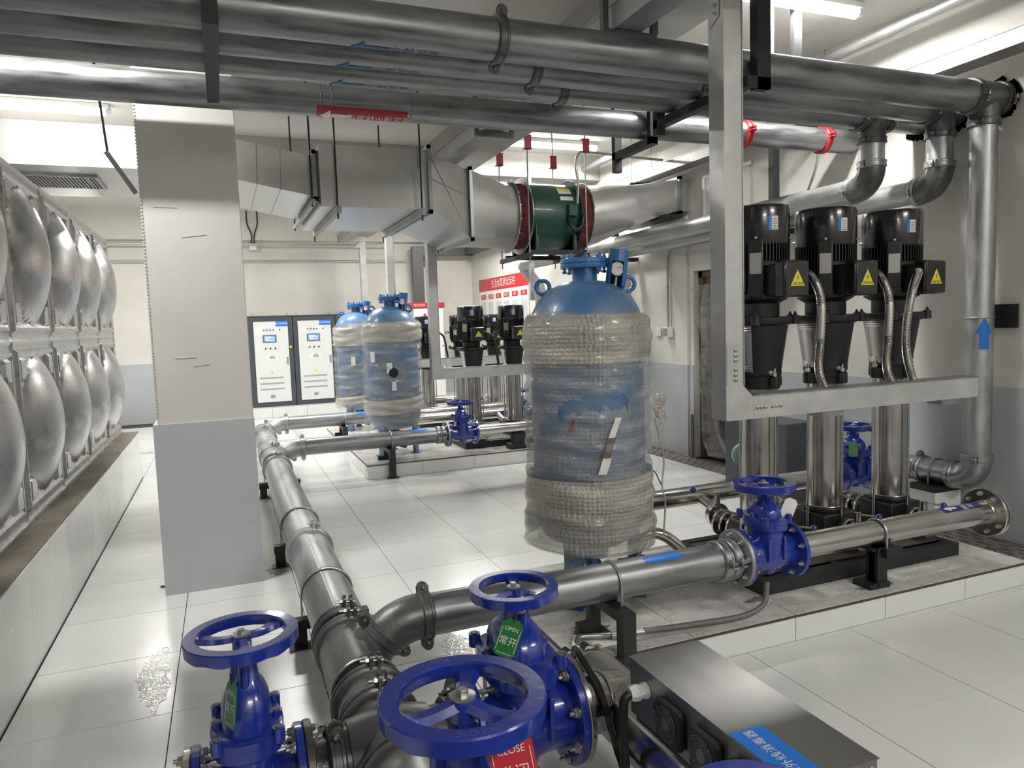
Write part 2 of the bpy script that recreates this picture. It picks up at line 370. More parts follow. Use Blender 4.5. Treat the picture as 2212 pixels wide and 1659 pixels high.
struct('trim_1', MB().box(2.50, 2.83, YF, YB-0.16, 3.40, ZC), beam_m, 'plastered ceiling beam with its shade painted in grey, running away to the far wall', 'beam')
struct('trim_2', MB().box(XL, XR, 8.95, 9.25, 3.52, ZC-0.001), beam_m, 'ceiling cross beam over the far pump sets', 'beam')
struct('trim_3', MB().box(XL, XR, 0.6, 0.95, 3.45, ZC-0.001), beam_m, 'ceiling cross beam above the nearest valves', 'beam')
# ---- column
colm = struct('wall_column', MB().box(-0.405, 0.148, 4.875, 5.43, 1.06, ZC), col_m, 'rough plastered grey white column with painted foot', 'column', bev=0.004)
MB().box(-0.430, 0.153, 4.862, 5.445, 0, 1.068).build('painted_foot', dado_m, colm, 0)
b = MB()
for k in range(130):
    z = 1.12+k*0.0205
    if z < 3.75: b.box(-0.409, -0.398, 4.871, 4.876, z, z+0.011)
b.build('corner_bead', col_m, colm, 0)
for (x, z, w_, h_) in ((-0.33, 2.52, 0.17, 0.006), (-0.29, 2.47, 0.21, 0.005), (-0.34, 2.38, 0.13, 0.006), (-0.20, 2.21, 0.14, 0.005), (-0.28, 1.47, 0.12, 0.005), (-0.18, 1.42, 0.09, 0.004)):
    MB().obox((x+w_/2, 4.8745, z), (w_, 0.004, h_), rot=Matrix.Rotation(random.uniform(-0.15, 0.1), 3, 'Y')).build('plaster_ridge', col_m, colm, 0)
MB().cyl((-0.125, 4.876, 2.76), (-0.122, 4.845, 2.755), 0.012, 0.008, n=8).build('nail_stub', col_m, colm)
# ---- tiled pump plinths
for k, (ya, yb, zt) in enumerate(PLINTHS):
    nm = ('nearest', 'middle', 'farthest')[k]
    p = struct('floor_plinth', MB().box(PX0+0.008, PX1, ya+0.008, yb, -0.005, zt-0.008), grout, 'low white tiled plinth under the %s pump set' % nm, 'plinth')
    x = PX0
    while x < PX1-0.05:
        x1 = min(x+0.60, PX1); tile(p, x, x1, ya, ya+0.008, 0.0, zt-0.012)
        y = ya
        while y < yb-0.05:
            y1 = min(y+0.56, yb); tile(p, x, x1, y, y1, zt-0.008, zt, tile_d); y = y1
        x = x1
    y = ya
    while y < yb-0.05:
        y1 = min(y+0.60, yb); tile(p, PX0, PX0+0.008, y, y1, 0.0, zt-0.012); y = y1
    MB().box(PX0-0.004, PX1, ya-0.005, ya+0.009, zt-0.014, zt-0.004).box(PX0-0.005, PX0+0.009, ya, yb, zt-0.014, zt-0.004).build('edge_trim', brown_trim, p, 0)
p = struct('floor_plinth', MB().box(0.15, XR-0.02, 14.07, YB-0.013, -0.005, 0.192), grout, 'white tiled plinth along the far wall under the control cabinets', 'plinth')
x = 0.15
while x < XR-0.1:
    x1 = min(x+0.62, XR-0.02); tile(p, x, x1, 14.06, 14.068, 0.0, 0.19); tile(p, x, x1, 14.06, YB-0.013, 0.192, 0.2); x = x1
# ---- tank plinth
p = struct('floor_plinth', MB().box(-4.0, -0.953, YF+0.05, 9.14, -0.005, 0.53), conc, 'tall plinth with concrete top carrying the steel water tank', 'plinth', bev=0.004)
y = -2.3
while y < 9.1:
    y1 = min(y+1.27, 9.15); tile(p, -0.953, -0.945, y, y1, 0.0, 0.524); y = y1
tile(p, -4.0, -0.95, 9.14, 9.15, 0.0, 0.524)
# ---- door in the right wall, wrapped in torn plastic
d = struct('door_1', MB().box(XR+0.10, XR+0.15, DY0+0.07, DY1-0.07, 0.02, DZ-0.06), door_m, 'brown steel door in the right wall, half hidden by plastic sheet', 'door')
MB().box(XR+0.07, XR+0.17, DY1-0.07, DY1, 0.0, DZ).box(XR+0.07, XR+0.17, DY0, DY0+0.07, 0.0, DZ).box(XR+0.07, XR+0.17, DY0, DY1, DZ-0.07, DZ).build('frame', door_m, d, 0)
MB().box(XR+0.075, XR+0.102, 5.75, 6.55, 0.05, 0.75).build('kick_plate', cab_d, d, 0)
MB().box(XR-0.02, XR+0.06, DY1+0.005, DY1+0.05, 0.0, 0.50).build('jamb_guard', cab_d, d, 0)
pl = MB()
def _pl(u, v):
    z = 0.10+v*1.86; wdt = 0.30+0.20*math.exp(-v*6)-0.10*math.sin(v*4)
    yc = 6.62-0.42*math.exp(-v*7)
    return V(XR-0.015-0.05*math.sin(u*9+v*5)-0.03*math.sin(u*21+v*13)-0.06*math.exp(-v*8), yc+wdt*(u-0.5)+0.02*math.sin(v*17), z)
pl.grid(_pl, 26, 44)
tag(pl.build('plastic_sheet', sheet_pl, smooth=25), 'crumpled clear plastic sheet hanging over the brown door', 'plastic sheet')
# ---- drain grates
def grate(label, x0, y0, length, width, along, m=grate_m, rows=4, slot=0.075, gap=0.045):
    t = thing('drain_grate', label, 'drain grate', (x0, y0, 0))
    n = max(1, int(round(length/0.8))); L = length/n
    def T(a, b, z): return (x0+b, y0+a, z) if along == 'y' else (x0+a, y0+b, z)
    mb0 = MB()
    def bx(a0, a1, b0, b1, z0, z1, mb):
        p, q = T(a0, b0, z0), T(a1, b1, z1); mb.box(min(p[0], q[0]), max(p[0], q[0]), min(p[1], q[1]), max(p[1], q[1]), z0, z1)
    for s_ in range(n):
        mb = MB(); a = s_*L; rw = width/rows
        for r_ in range(rows+1):
            bx(a+0.002, a+L-0.002, max(0, r_*rw-rw*0.33), min(width, r_*rw+rw*0.33), -0.003, 0.004, mb)
        # cross ribs between the slots, staggered
        for r_ in range(rows):
            c = a+(0.06 if r_ % 2 else 0.0)
            while c < a+L-0.01:
                bx(max(a+0.002, c), min(a+L-0.002, c+gap), r_*rw+rw*0.3, r_*rw+rw*0.7, -0.003, 0.0038, mb); c += slot+gap
        mb.build('grate_panel', m, t, 0)
    bx(0, length, 0, width, -0.0078, -0.006, mb0); mb0.build('gutter', dark, t, 0)
    return t
grate('brown slotted drain grate along the foot of the right wall', 4.65, 0.2, 13.3, 0.268, 'y')
light_gr = mat('pale_drain_cover', (0.55, 0.52, 0.47), 0.5, noise=0.2, nscale=12)
grate('pale slotted drain cover crossing the floor before the far cabinets', -1.4, 10.90, 4.3, 0.20, 'x', light_gr, 3, 0.05, 0.05)
# ---- stainless sectional water tank: single pressed panels
PW, PH = 1.055, 1.06
def panel_mesh():
    mb = MB(); n = 66
    def fn(u, v):
        y, z = (u-0.5)*PW, (v-0.5)*PH; R = math.hypot(y, z); h_ = 0.0; e = min(PW/2-abs(y), PH/2-abs(z))
        if e < 0.010: h_ = 0.012
        elif e < 0.026: h_ = 0.004
        elif 0.055 < e < 0.085: h_ = 0.020
        elif 0.085 <= e < 0.10: h_ = 0.008
        rd = 0.425
        cd = PW/2*1.414-(abs(y)+abs(z))/1.414
        if R > rd+0.02 and 0.10 < e and abs(y) > 0.30 and abs(z) > 0.30: h_ = 0.022 if (PW/2-abs(y) > 0.11 and PH/2-abs(z) > 0.11) else h_
        if R < rd: h_ = 0.010+0.120*(1-(R/rd)**2)**0.92
        return V(h_, y, z)
    mb.grid(fn, n, n); me = mb.mesh('panel', smooth=30); me.materials.append(tank_steel); return me
pm = panel_mesh()
TXF = -1.135
tk = thing('water_tank', 'stainless steel water tank of pressed bulging panels on tall plinth', 'water tank', (TXF, 5.0, 0.53))
MB().box(-3.9, TXF-0.002, YF+0.2, 9.13, 0.54, 2.665).build('tank_body', tank_steel, tk, 0)
yk = 9.14
i = 0
while yk-(i+1)*PW > -2.4:
    for r_ in range(2): inst('panel', pm, tk, (TXF, yk-(i+0.5)*PW, 0.545+PH*(r_+0.5)))
    i += 1
MB().box(TXF-0.05, TXF+0.03, YF+0.2, 9.14, 0.53, 0.55).build('base_rail', tank_steel, tk, 0)
# ================================================================== VALVES
def wheel_mesh_parts(D, spokes=3, a0=0.5):
    """handwheel about the origin, lying in XY, rim with wavy outer edge"""
    R = D/2; mb = MB(); n = 96; sec = []
    rim_w, rim_h = D*0.120, D*0.110
    vs = []; k = 8
    for i in range(n):
        t = 2*PI*i/n; wv = 0.5+0.5*math.sin(t*12); d = V(math.cos(t), math.sin(t), 0)
        prof = [(R-rim_w, rim_h*0.38), (R-rim_w*0.90, rim_h*0.5), (R-rim_w*0.08, rim_h*0.5), (R, rim_h*0.40), (R-0.008*D*wv, -rim_h*(0.40+0.16*wv)), (R-rim_w*0.2, -rim_h*(0.5+0.16*wv)), (R-rim_w*0.85, -rim_h*0.45), (R-rim_w*0.95, -rim_h*0.3)]
        vs += [d*a+V(0, 0, b_) for a, b_ in prof]
    fs = [(i*k+j, ((i+1) % n)*k+j, ((i+1) % n)*k+(j+1) % k, i*k+(j+1) % k) for i in range(n) for j in range(k)]
    mb.add(vs, fs)
    mb.lathe([(D*0.085, -D*0.10), (D*0.085, D*0.015), (D*0.07, D*0.030)], n=24)
    for s_ in range(spokes):
        t = a0+2*PI*s_/spokes; d = V(math.cos(t), math.sin(t), 0); e = V(-math.sin(t), math.cos(t), 0); m_ = 8; vs = []
        for i in range(m_+1):
            f = i/m_; rr = D*0.05+(R-rim_w*0.6-D*0.05)*f; wdt = D*(0.050+0.015*(1-f)**3+0.075*f**4); z = D*0.010-D*0.028*math.sin(PI*f); th = D*0.030
            vs += [d*rr+e*wdt+V(0,0,z-th), d*rr-e*wdt+V(0,0,z-th), d*rr-e*wdt*0.6+V(0,0,z+th*0.5), d*rr+e*wdt*0.6+V(0,0,z+th*0.5)]
        mb.add(vs, [(i*4+j, i*4+(j+1) % 4, (i+1)*4+(j+1) % 4, (i+1)*4+j) for i in range(m_) for j in range(4)])
    return mb
def shift(mb, d):
    mb.v = [p+Vector(d) for p in mb.v]; return mb
def gate_valve(name, label, D=0.32, H=0.46, half=0.165, fr=0.150, pr=0.085, bw=0.105, bolts=8, group=None, br=0.014, spoke0=0.5, detail=True):
    """pipe axis along local X through the origin, handwheel H above it"""
    t = thing(name, label, 'gate valve', (0, 0, 0), group)
    s_ = fr/0.15
    mb = MB(); mb.lathe([(pr*1.12, -half+0.01), (pr*1.12, -half*0.45), (pr*1.25, 0), (pr*1.12, half*0.45), (pr*1.12, half-0.01)], (0,0,0), (1,0,0), 32)
    # wedge shaped centre body
    def ring(z, a, b_, n=28, pw=2.6):
        return [V(math.copysign(abs(math.cos(2*PI*i/n))**(2/pw)*a, math.cos(2*PI*i/n)), math.copysign(abs(math.sin(2*PI*i/n))**(2/pw)*b_, math.sin(2*PI*i/n)), z) for i in range(n)]
    def loft(mb, secs, n=28):
        vs = [p for (z, a, b_) in secs for p in ring(z, a, b_, n)]; m_ = len(secs)
        mb.add(vs, [(j*n+i, j*n+(i+1) % n, (j+1)*n+(i+1) % n, (j+1)*n+i) for j in range(m_-1) for i in range(n)]+[tuple(range(n-1, -1, -1)), tuple((m_-1)*n+i for i in range(n))])
    zb = fr*1.05+0.02
    loft(mb, [(-pr*1.25, bw*0.42, pr*0.7), (-pr*0.7, bw*0.55, pr*1.05), (0, bw*0.62, pr*1.25), (zb*0.75, bw*0.80, pr*1.42), (zb-0.03*s_, bw*1.0, pr*1.62), (zb, bw*1.0, pr*1.62)])
    body = mb.build('body', blue, t)
    for q in (-1, 1): MB().box(q*bw*0.55-0.008, q*bw*0.55+0.008, -pr*1.35, pr*1.35, -pr*0.2, zb*0.6).build('rib', blue, t, bev=0.004)
    mb = MB(); loft(mb, [(zb+0.002, bw*1.02, pr*1.66), (zb+0.024*s_, bw*1.02, pr*1.66), (zb+0.03*s_, bw*0.95, pr*1.55)])
    hz = H-D*0.10
    z1 = zb+0.03*s_; sp = (hz-z1)
    loft(mb, [(z1-0.005, bw*0.72, pr*1.28), (z1+sp*0.20, bw*0.70, pr*1.24), (z1+sp*0.36, bw*0.66, pr*1.10), (z1+sp*0.50, bw*0.55, pr*0.84), (z1+sp*0.60, bw*0.42, pr*0.55), (z1+sp*0.80, bw*0.37, pr*0.42), (z1+sp*0.86, bw*0.34, pr*0.38)])
    bon = mb.build('bonnet', blue, t)
    if detail:
        for (a, b_) in ((1, 1), (-1, 1), (1, -1), (-1, -1), (1, 0.0), (-1, 0.0)):
            p = V(a*bw*0.83, b_*pr*1.28, z1+0.002)
            MB().cyl(p+V(0,0,-0.03), p+V(0,0,0.012*s_), 0.017*s_, n=12).build('bolt_boss', blue, bon)
            MB().lathe([(0.011*s_, 0.012*s_), (0.010*s_, 0.016*s_)], p, (0,0,1), 12).build('bolt', tray_dk, bon)
        for q in (-1, 1):
            inst('gland_bolt', bolt_mesh(0.011*s_, zinc), bon, V(0.0, q*pr*0.5, z1+sp*0.84), (0,0,1))
            MB().cyl(V(0, q*pr*0.5, z1+sp*0.55), V(0, q*pr*0.5, z1+sp*0.845), 0.016*s_, n=10).build('gland_lug', blue, bon)
    MB().cyl((0,0,z1+sp*0.8), (0,0,H+0.004), 0.014*s_, n=12).cyl((0,0,z1+sp*0.84), (0,0,z1+sp*0.93), 0.03*s_, 0.026*s_, n=14).build('stem', blue, t)
    hw = shift(wheel_mesh_parts(D, 3, spoke0), (0,0,H)).build('handwheel', blue, t, smooth=32)
    MB().lathe([(D*0.080, H+D*0.028), (D*0.080, H+D*0.040), (D*0.066, H+D*0.044)], n=28).lathe([(D*0.036, H+D*0.044), (D*0.036, H+D*0.074), (D*0.029, H+D*0.080)], n=6).build('wheel_nut', zinc, hw)
    for q in (-1, 1):
        f = MB().lathe([(pr, 0), (fr-0.003, 0), (fr, 0.003), (fr, 0.022), (fr-0.003, 0.025), (pr, 0.025)], (q*(half-0.025) if q > 0 else -half, 0, 0), (1,0,0), 40, cap=False).build('flange', blue, t)
        ring_bolts(f, (q*(half-0.026), 0, 0), (-q, 0, 0), (fr+pr*1.12)/2+0.004, bolts, br, zinc, 0.0, PI/bolts)
    return t
# valve on the left of the main pipe
v_l = gate_valve('gate_valve', 'blue gate valve with green tag left of the big grey pipe', D=0.32, H=0.46, half=0.155, fr=0.150, pr=0.08, bw=0.10, spoke0=-1.45)
v_l.location = (-0.005, 2.2, 0.27)
# valve between main pipe and the sterilizer
v_r = gate_valve('gate_valve', 'blue gate valve with legible green OPEN tag bolted to the sterilizer', D=0.30, H=0.455, half=0.185, fr=0.185, pr=0.108, bw=0.12, bolts=8, br=0.016, spoke0=1.25)
v_r.location = (0.852, 2.2, 0.272)
# big closed valve nearest the viewer
v_c = gate_valve('gate_valve', 'nearest blue gate valve with the largest handwheel and red CLOSE tag', D=0.34, H=0.59, half=0.185, fr=0.185, pr=0.108, bw=0.12, spoke0=1.72)
v_c.location = (0.403, 1.346, 0.272); v_c.rotation_euler = (0, 0, PI/2)
def rim_text(txt, wheel, Rm, H, a0, size):
    vs, fs = text_geo(txt, size)
    MB().add([V((Rm+y)*math.cos(a0-x/Rm), (Rm+y)*math.sin(a0-x/Rm), H) for x, y in vs], fs).build('cast_lettering', mat('worn_blue_paint', (0.05, 0.08, 0.36), 0.5), wheel, 0)
for vv, D_, H_ in ((v_c, 0.34, 0.59),):
    wv = [c for c in vv.children if c.name.startswith('handwheel')][0]
    rim_text('CLOSE', wv, D_*0.44, H_+D_*0.0562, -PI/2-PI/2-0.15, 0.024); rim_text('OPEN', wv, D_*0.44, H_+D_*0.0562, PI/2-PI/2+0.1, 0.024)
v_e = gate_valve('gate_valve', 'blue gate valve of which only the handwheel rim peeks over the sterilizer label', D=0.30, H=0.455, half=0.17, fr=0.17, pr=0.1, bw=0.11, spoke0=0.2)
v_e.location = (0.885, 1.040, 0.222); v_e.rotation_euler = (0, 0, 0)
# pump set valves
v_s1 = gate_valve('gate_valve', 'blue gate valve with blank white tag on the nearest pump set', D=0.306, H=0.345, half=0.17, fr=0.140, pr=0.075, bw=0.085, br=0.012, spoke0=0.5)
v_s1.location = (2.445, 2.83, 0.43)
v_s2 = dup(v_s1, (2.43, 7.74, 0.395), 'small far blue gate valve on the middle pump set')
v_d1 = dup(v_s1, (4.25, 3.97, 0.43), 'blue gate valve with pale green tag behind the rightmost tall pump', scale=(1, 1, 1.0))
v_d2 = dup(v_s1, (3.55, 8.75, 0.42), 'far blue gate valve glimpsed behind the middle pumps', scale=(0.9, 0.9, 0.9))

def tag_plate(name, label, m, pts, up, th=0.003):
    """flat hanging tag: centre, right vector, up vector"""
    c, u, v, w_, h_ = pts; c = Vector(c); u = Vector(u).normalized(); v = Vector(v); v = (v-u*v.dot(u)).normalized()
    t = thing(name, label, 'tag', tuple(c))
    MB().prism([(-w_/2+w_*0.12, -h_/2), (w_/2-w_*0.12, -h_/2), (w_/2, -h_/2+w_*0.12), (w_/2, h_/2-w_*0.25), (w_/2-w_*0.25, h_/2), (-w_/2+w_*0.25, h_/2), (-w_/2, h_/2-w_*0.25), (-w_/2, -h_/2+w_*0.12)], c-u.cross(v)*th, u, v, th).build('plate', m, t, 0)
    return t, c, u, v
def word_tag(label, m, c, u, v, w_, h_, en, zh):
    t, c, u, v = tag_plate('valve_tag', label, m, (c, u, v, w_, h_), None)
    flat_text(en, h_*0.15, c+v*h_*0.24, u, v, white, t)
    flat_text(zh, h_*0.25, c-v*h_*0.10, u, v, white, t)
    n = u.cross(v)*0.0008
    b = MB()
    for q in (-1, 1): b.obox(c+n+u*q*w_*0.42-v*h_*0.06, (0.0015, h_*0.62, 0.0005), axes=(u, v, u.cross(v)))
    b.obox(c+n-v*h_*0.42, (w_*0.7, 0.0015, 0.0005), axes=(u, v, u.cross(v))); b.build('border', white, t, 0)
    MB().tube([c+v*h_*0.42, c+v*h_*0.5+V(0.0,0.0,0.012), c+v*h_*0.62-u*0.01], 0.002, 6).build('tie', rubber, t)
    return t
vw = V(-0.36, 0.93, 0)
word_tag('green OPEN tag hanging from the valve bolted to the sterilizer', grn_tag, (0.785, 2.085, 0.618), (0.86, -0.35, -0.38), (0.30, 0.10, 0.95), 0.072, 0.118, 'OPEN', '常开')
word_tag('dark green OPEN tag on the left valve beside the big pipe', grn_tag, (-0.045, 2.10, 0.585), (0.35, -0.93, 0.1), (0.12, 0.15, 0.98), 0.075, 0.125, 'OPEN', '常开')
word_tag('red CLOSE tag hanging under the largest handwheel', redtag, (0.465, 1.232, 0.772), (0.93, -0.30, 0.16), (-0.12, 0.42, 0.90), 0.088, 0.125, 'CLOSE', '常闭')
t_, c_, u_, v_ = tag_plate('valve_tag', 'blank white tag on the valve of the nearest pump set', paper, ((2.52, 2.74, 0.665), (0.80, -0.35, -0.35), (-0.35, 0.15, 0.9), 0.065, 0.105), None)
t_, c_, u_, v_ = tag_plate('valve_tag', 'pale green tag on the valve behind the rightmost tall pump', mat('pale_green_tag', (0.16, 0.42, 0.2), 0.4), ((4.15, 3.87, 0.63), (0.75, -0.6, 0), (0, 0, 1), 0.06, 0.11), None)
# lifting eye on the nearest valve
e = thing('lifting_eye', 'galvanized lifting eye bolt beside the red CLOSE tag', 'eye bolt', (0.577, 1.5, 0.57))
MB().torus((0.577, 1.5, 0.616), (-0.3, -0.9, 0.25), 0.030, 0.0095, 28, 10).build('ring', zinc, e)
MB().lathe([(0.014, 0), (0.016, 0.006), (0.010, 0.016)], (0.577, 1.5, 0.568), (0,0,1), 14).cyl((0.577, 1.5, 0.50), (0.577, 1.5, 0.57), 0.008, n=8).build('shank', zinc, e)
MB().box(0.53, 0.62, 1.46, 1.54, 0.455, 0.505).build('lug', blue, e, bev=0.006)

# ================================================================== MAIN PIPE ALONG THE FLOOR
MX, MZ, MR = 0.412, 0.272, 0.122
mp = thing('main_pipe', 'thick grey galvanized main pipe running along the floor', 'pipe', (MX, 4.0, 0))
def ysec(parent, y0, y1, r, m, x=MX, z=MZ, name='pipe_section'): return MB().cyl((x, y0, z), (x, y1, z), r, n=40).build(name, m, parent)
ysec(mp, 3.15, 4.50, MR, galv_long_y); ysec(mp, 4.50, 7.30, MR, galv_long_y); ysec(mp, 7.95, 9.45, MR, galv_long_y)
ysec(mp, 2.36, 2.52, MR, galv_long_y); ysec(mp, 1.6, 2.05, MR, galv_long_y)
MB().beam((MX-0.028, 4.55, MZ+0.119), (MX-0.028, 7.25, MZ+0.119), 0.006, 0.004).build('weld_seam', galv, mp)
MB().beam((MX-0.028, 3.2, MZ+0.119), (MX-0.028, 4.45, MZ+0.119), 0.006, 0.004).build('weld_seam', galv, mp)
coupling(mp, (MX, 4.50, MZ), (0,1,0), MR, (0.25, 0, 1), galv); coupling(mp, (MX, 3.13, MZ), (0,1,0), MR, (0.12, 0, 1)); coupling(mp, (MX, 3.02, MZ), (0,1,0), MR, (0.12, 0, 1))
coupling(mp, (MX, 2.52, MZ), (0,1,0), MR, (0.12, 0, 1)); coupling(mp, (MX, 2.36, MZ), (0,1,0), MR, (0.12, 0, 1))
coupling(mp, (MX, 7.30, MZ), (0,1,0), MR, (0.1, 0, 1), galv); coupling(mp, (MX, 7.95, MZ), (0,1,0), MR, (0.1, 0, 1), galv); coupling(mp, (MX, 9.45, MZ), (0,1,0), MR, (0.1, 0, 1), galv)
MB().torus((MX, 8.6, MZ), (0,1,0), MR, 0.006, 40, 8).build('weld_ring', galv, mp); MB().torus((MX, 2.44, MZ), (0,1,0), MR, 0.006, 40, 8).build('weld_ring', galv, mp)
coupling(mp, (MX, 2.03, MZ), (0,1,0), MR, (0.12, 0, 1))
# cross fitting at the two near valves
cr = MB(); cr.cyl((MX, 2.03, MZ), (MX, 2.37, MZ), MR*1.03, n=40); cr.cyl((MX-0.165, 2.2, MZ), (MX+0.20, 2.2, MZ), 0.108, n=36); cr.lathe([(MR*1.0, -0.13), (0.135, -0.06), (0.135, 0.06), (MR*1.0, 0.13)], (MX, 2.2, MZ), (1,0,0), 36)
cr.build('cross_fitting', cast_iron, mp, smooth=50)
coupling(mp, (MX-0.17, 2.2, MZ), (1,0,0), 0.108, (0, -0.35, 1), cast_iron); coupling(mp, (MX+0.20, 2.2, MZ), (1,0,0), 0.108, (0, -0.35, 1), cast_iron)
flange(mp, (0.164, 2.2, MZ), (1,0,0), 0.08, 0.150, 0.024, cast_iron, 8, 0.013, 'flange', zinc)
MB().cyl((0.15, 2.2, MZ), (0.25, 2.2, MZ), 0.085, n=30).build('flange_neck', cast_iron, mp)
flange(mp, (0.652, 2.2, MZ), (-1,0,0), 0.1, 0.185, 0.024, cast_iron, 8, 0.014, 'flange', zinc)
for y, z in ((5.10, 0.15), (3.72, 0.15), (7.31, 0.15), (2.62, 0.15)):
    ubolt(mp, (MX, y, MZ), (0,1,0), MR, (0,0,-1), 0.125)
for k, (y, nm) in enumerate(((5.12, 'beside the column foot'), (3.74, 'behind the left handwheel'), (7.33, 'past the column near the far tee'), (2.64, 'beside the left gate valve'))):
    s = thing('pipe_stand', 'black angle steel stand under the main pipe %s' % nm, 'pipe stand', (MX, y, 0))
    MB().box(0.235, 0.62, y-0.03, y+0.03, 0.122, 0.149).box(0.235, 0.62, y+0.022, y+0.03, 0.08, 0.149).build('cross_bar', blk_steel, s, 0)
    for x in (0.24, 0.545): MB().box(x, x+0.065, y-0.012, y+0.03, 0.006, 0.122).build('leg', blk_steel, s, 0)
    for xa, xb in ((0.215, 0.325), (0.53, 0.63)): MB().box(xa, xb, y-0.045, y+0.05, 0.0, 0.006).build('foot_plate', blk_steel, s, 0)
# branches: 45 degree tee outlet, elbow, horizontal pipe to the pump set
def branch(y, z, x_end, label, strap_x, arrow, elbow_m, pipe_m):
    t = thing('branch_pipe', label, 'pipe', (0.7, y, 0)); r = 0.085
    dz = z-MZ; q = 0.7071; d = V(q, 0, q)
    # tee on main pipe
    tee = MB(); tee.cyl((MX, y-0.19, MZ), (MX, y+0.19, MZ), MR*1.04, n=40); p0 = V(MX, y, MZ); p1 = p0+d*0.165; tee.cyl(p0, p1, r*1.08, n=32)
    tee.build('tee', elbow_m, t, smooth=50)
    # elbow from direction d to +x
    R = 0.20; c = V(p1.x, y, p1.z)+V(q, 0, -q)*R
    pts = [c+V(-math.sin(a), 0, math.cos(a))*R for a in [PI/4-PI/4*i/10 for i in range(11)]]
    dzz = z-pts[-1].z; pts = [p+V(0,0,dzz) for p in pts]
    MB().tube([p1]+pts+[pts[-1]+V(0.03,0,0)], r*1.08, 32).build('elbow', elbow_m, t)
    coupling(t, p1+V(0,0,dzz*0.5), d, r, (-q, 0, q), elbow_m, 0.05, elbow_m)
    xe = pts[-1].x+0.03
    coupling(t, (xe, y, z), (1,0,0), r, (0, 0.25, 1), elbow_m, 0.05, elbow_m)
    MB().cyl((xe, y, z), (x_end, y, z), r, n=40).build('pipe_section', pipe_m, t)
    for x in strap_x: ubolt(t, (x, y, z), (1,0,0), r, (0,0,-1), 0.10)
    coupling(t, (x_end-0.10, y, z), (1,0,0), r, (0, -1, 0.1), galv, 0.05); coupling(t, (x_end-0.045, y, z), (1,0,0), r, (0, -1, 0.1), galv, 0.045)
    flange(t, (x_end, y, z), (-1,0,0), 0.075, 0.140, 0.024, galv, 8, 0.012, 'flange', zinc)
    if arrow:
        a0, a1, ang = arrow
        def shp(f):
            h_ = 0.034 if f < 0.60 else (0.052*(1-f)/0.4+0.0005); o = ang*r; return (o-h_*0.9, o+h_*0.45)
        cyl_patch(shp, (0, y, z), (1,0,0), (0, 0, 1), r, a0, a1, bsign, t, 'flow_arrow')
    return t
b1 = branch(2.83, 0.43, 2.272, 'near grey branch pipe with blue arrow crossing before the big wrapped tank', (1.575,), (1.735, 1.955, 0.45), cast_iron, galv_long_x)
b2 = branch(7.74, 0.395, 2.258, 'middle grey branch pipe feeding the second pump set', (1.62,), (1.83, 2.05, 0.55), galv, galv_long_x)
b3 = branch(9.84, 0.395, 2.258, 'farthest grey branch pipe feeding the third pump set', (1.45,), (1.62, 1.84, 0.75), galv, galv_long_x)
for (y, z, x, f, nm) in ((2.83, 0.43, 1.56, 2.715, 'near branch pipe beside the sterilizer'), (7.74, 0.395, 1.60, 7.63, 'middle branch pipe, with dirty foot at the plinth'), (9.84, 0.395, 1.43, 9.73, 'farthest branch pipe')):
    s = thing('pipe_stand', 'black steel stand under the %s' % nm, 'pipe stand', (x, y, 0)); zt = z-0.087
    MB().box(x-0.03, x+0.03, f-0.062, y+0.17, zt-0.05, zt).build('cross_bar', blk_steel, s, 0)
    MB().box(x-0.032, x+0.032, f-0.068, f-0.006, 0.008, zt-0.001).build('leg', blk_steel, s, 0)
    MB().box(x-0.032, x+0.02, y+0.12, y+0.17, 0.14, zt-0.05).build('leg', blk_steel, s, 0)
    MB().box(x-0.06, x+0.06, f-0.085, f-0.006, 0.0, 0.008).build('foot_plate', blk_steel, s, 0)
    MB().box(x-0.065, x+0.06, y+0.09, y+0.2, 0.1551 if y > 3 else 0.135, 0.1631 if y > 3 else 0.143).build('foot_plate', blk_steel, s, 0)
    MB().box(x-0.10, x-0.032, y+0.11, y+0.15, 0.14, 0.20).build('clip', blk_steel, s, 0)
# ================================================================== UV STERILIZER
us = thing('uv_sterilizer', 'stainless ultraviolet sterilizer with brushed control box and blue lettered label', 'water sterilizer', (1.25, 1.8, 0))
CX, CZ, CR = 1.25, 0.228, 0.118
mb = MB(); prof = [(0.02, 0.10), (0.06, 0.092), (0.09, 0.07), (0.11, 0.04), (CR, 0.0)]
mb.lathe([(CR, 0.0), (CR, 1.45)]+[(r, 1.45+h) for r, h in reversed(prof)], (CX, 0.95, CZ), (0,1,0), 44); mb.build('chamber', steel, us)
MB().cyl((1.058, 2.2, 0.272), (CX, 2.2, 0.25), 0.103, n=40).build('inlet_stub', steel, us)
MB().torus((1.165, 2.2, 0.262), (1,0,-0.1), 0.104, 0.004, 40, 8).build('weld_seam', steel, us)
flange(us, (1.050, 2.2, 0.272), (-1,0,0), 0.1, 0.185, 0.020, steel, 0, name='flange')
MB().lathe([(0.1, 0), (0.180, 0), (0.180, 0.004), (0.1, 0.004)], (1.037, 2.2, 0.272), (1,0,0), 36, cap=False).build('gasket', rubber, us)
for (dx, dz) in ((-0.035, 0.05), (0.05, 0.055), (-0.075, -0.01), (0.01, -0.02), (0.075, -0.02)):
    y0 = 2.47; p = V(CX+dx, y0, CZ+dz)
    o = MB().cyl(p, p+V(0, 0.07, 0), 0.017, n=16).build('lamp_sleeve', white, us)
    MB().cyl(p+V(0, 0.068, 0), p+V(0, 0.115, 0), 0.019, 0.016, n=16).build('cap', rubber, o)
MB().cyl((1.155, 2.385, 0.30), (1.12, 2.40, 0.322), 0.012, n=12).build('drain_nipple', white, us)
MB().cyl((1.12, 2.40, 0.322), (1.095, 2.41, 0.338), 0.014, n=12).build('nipple_cap', rubber, us)
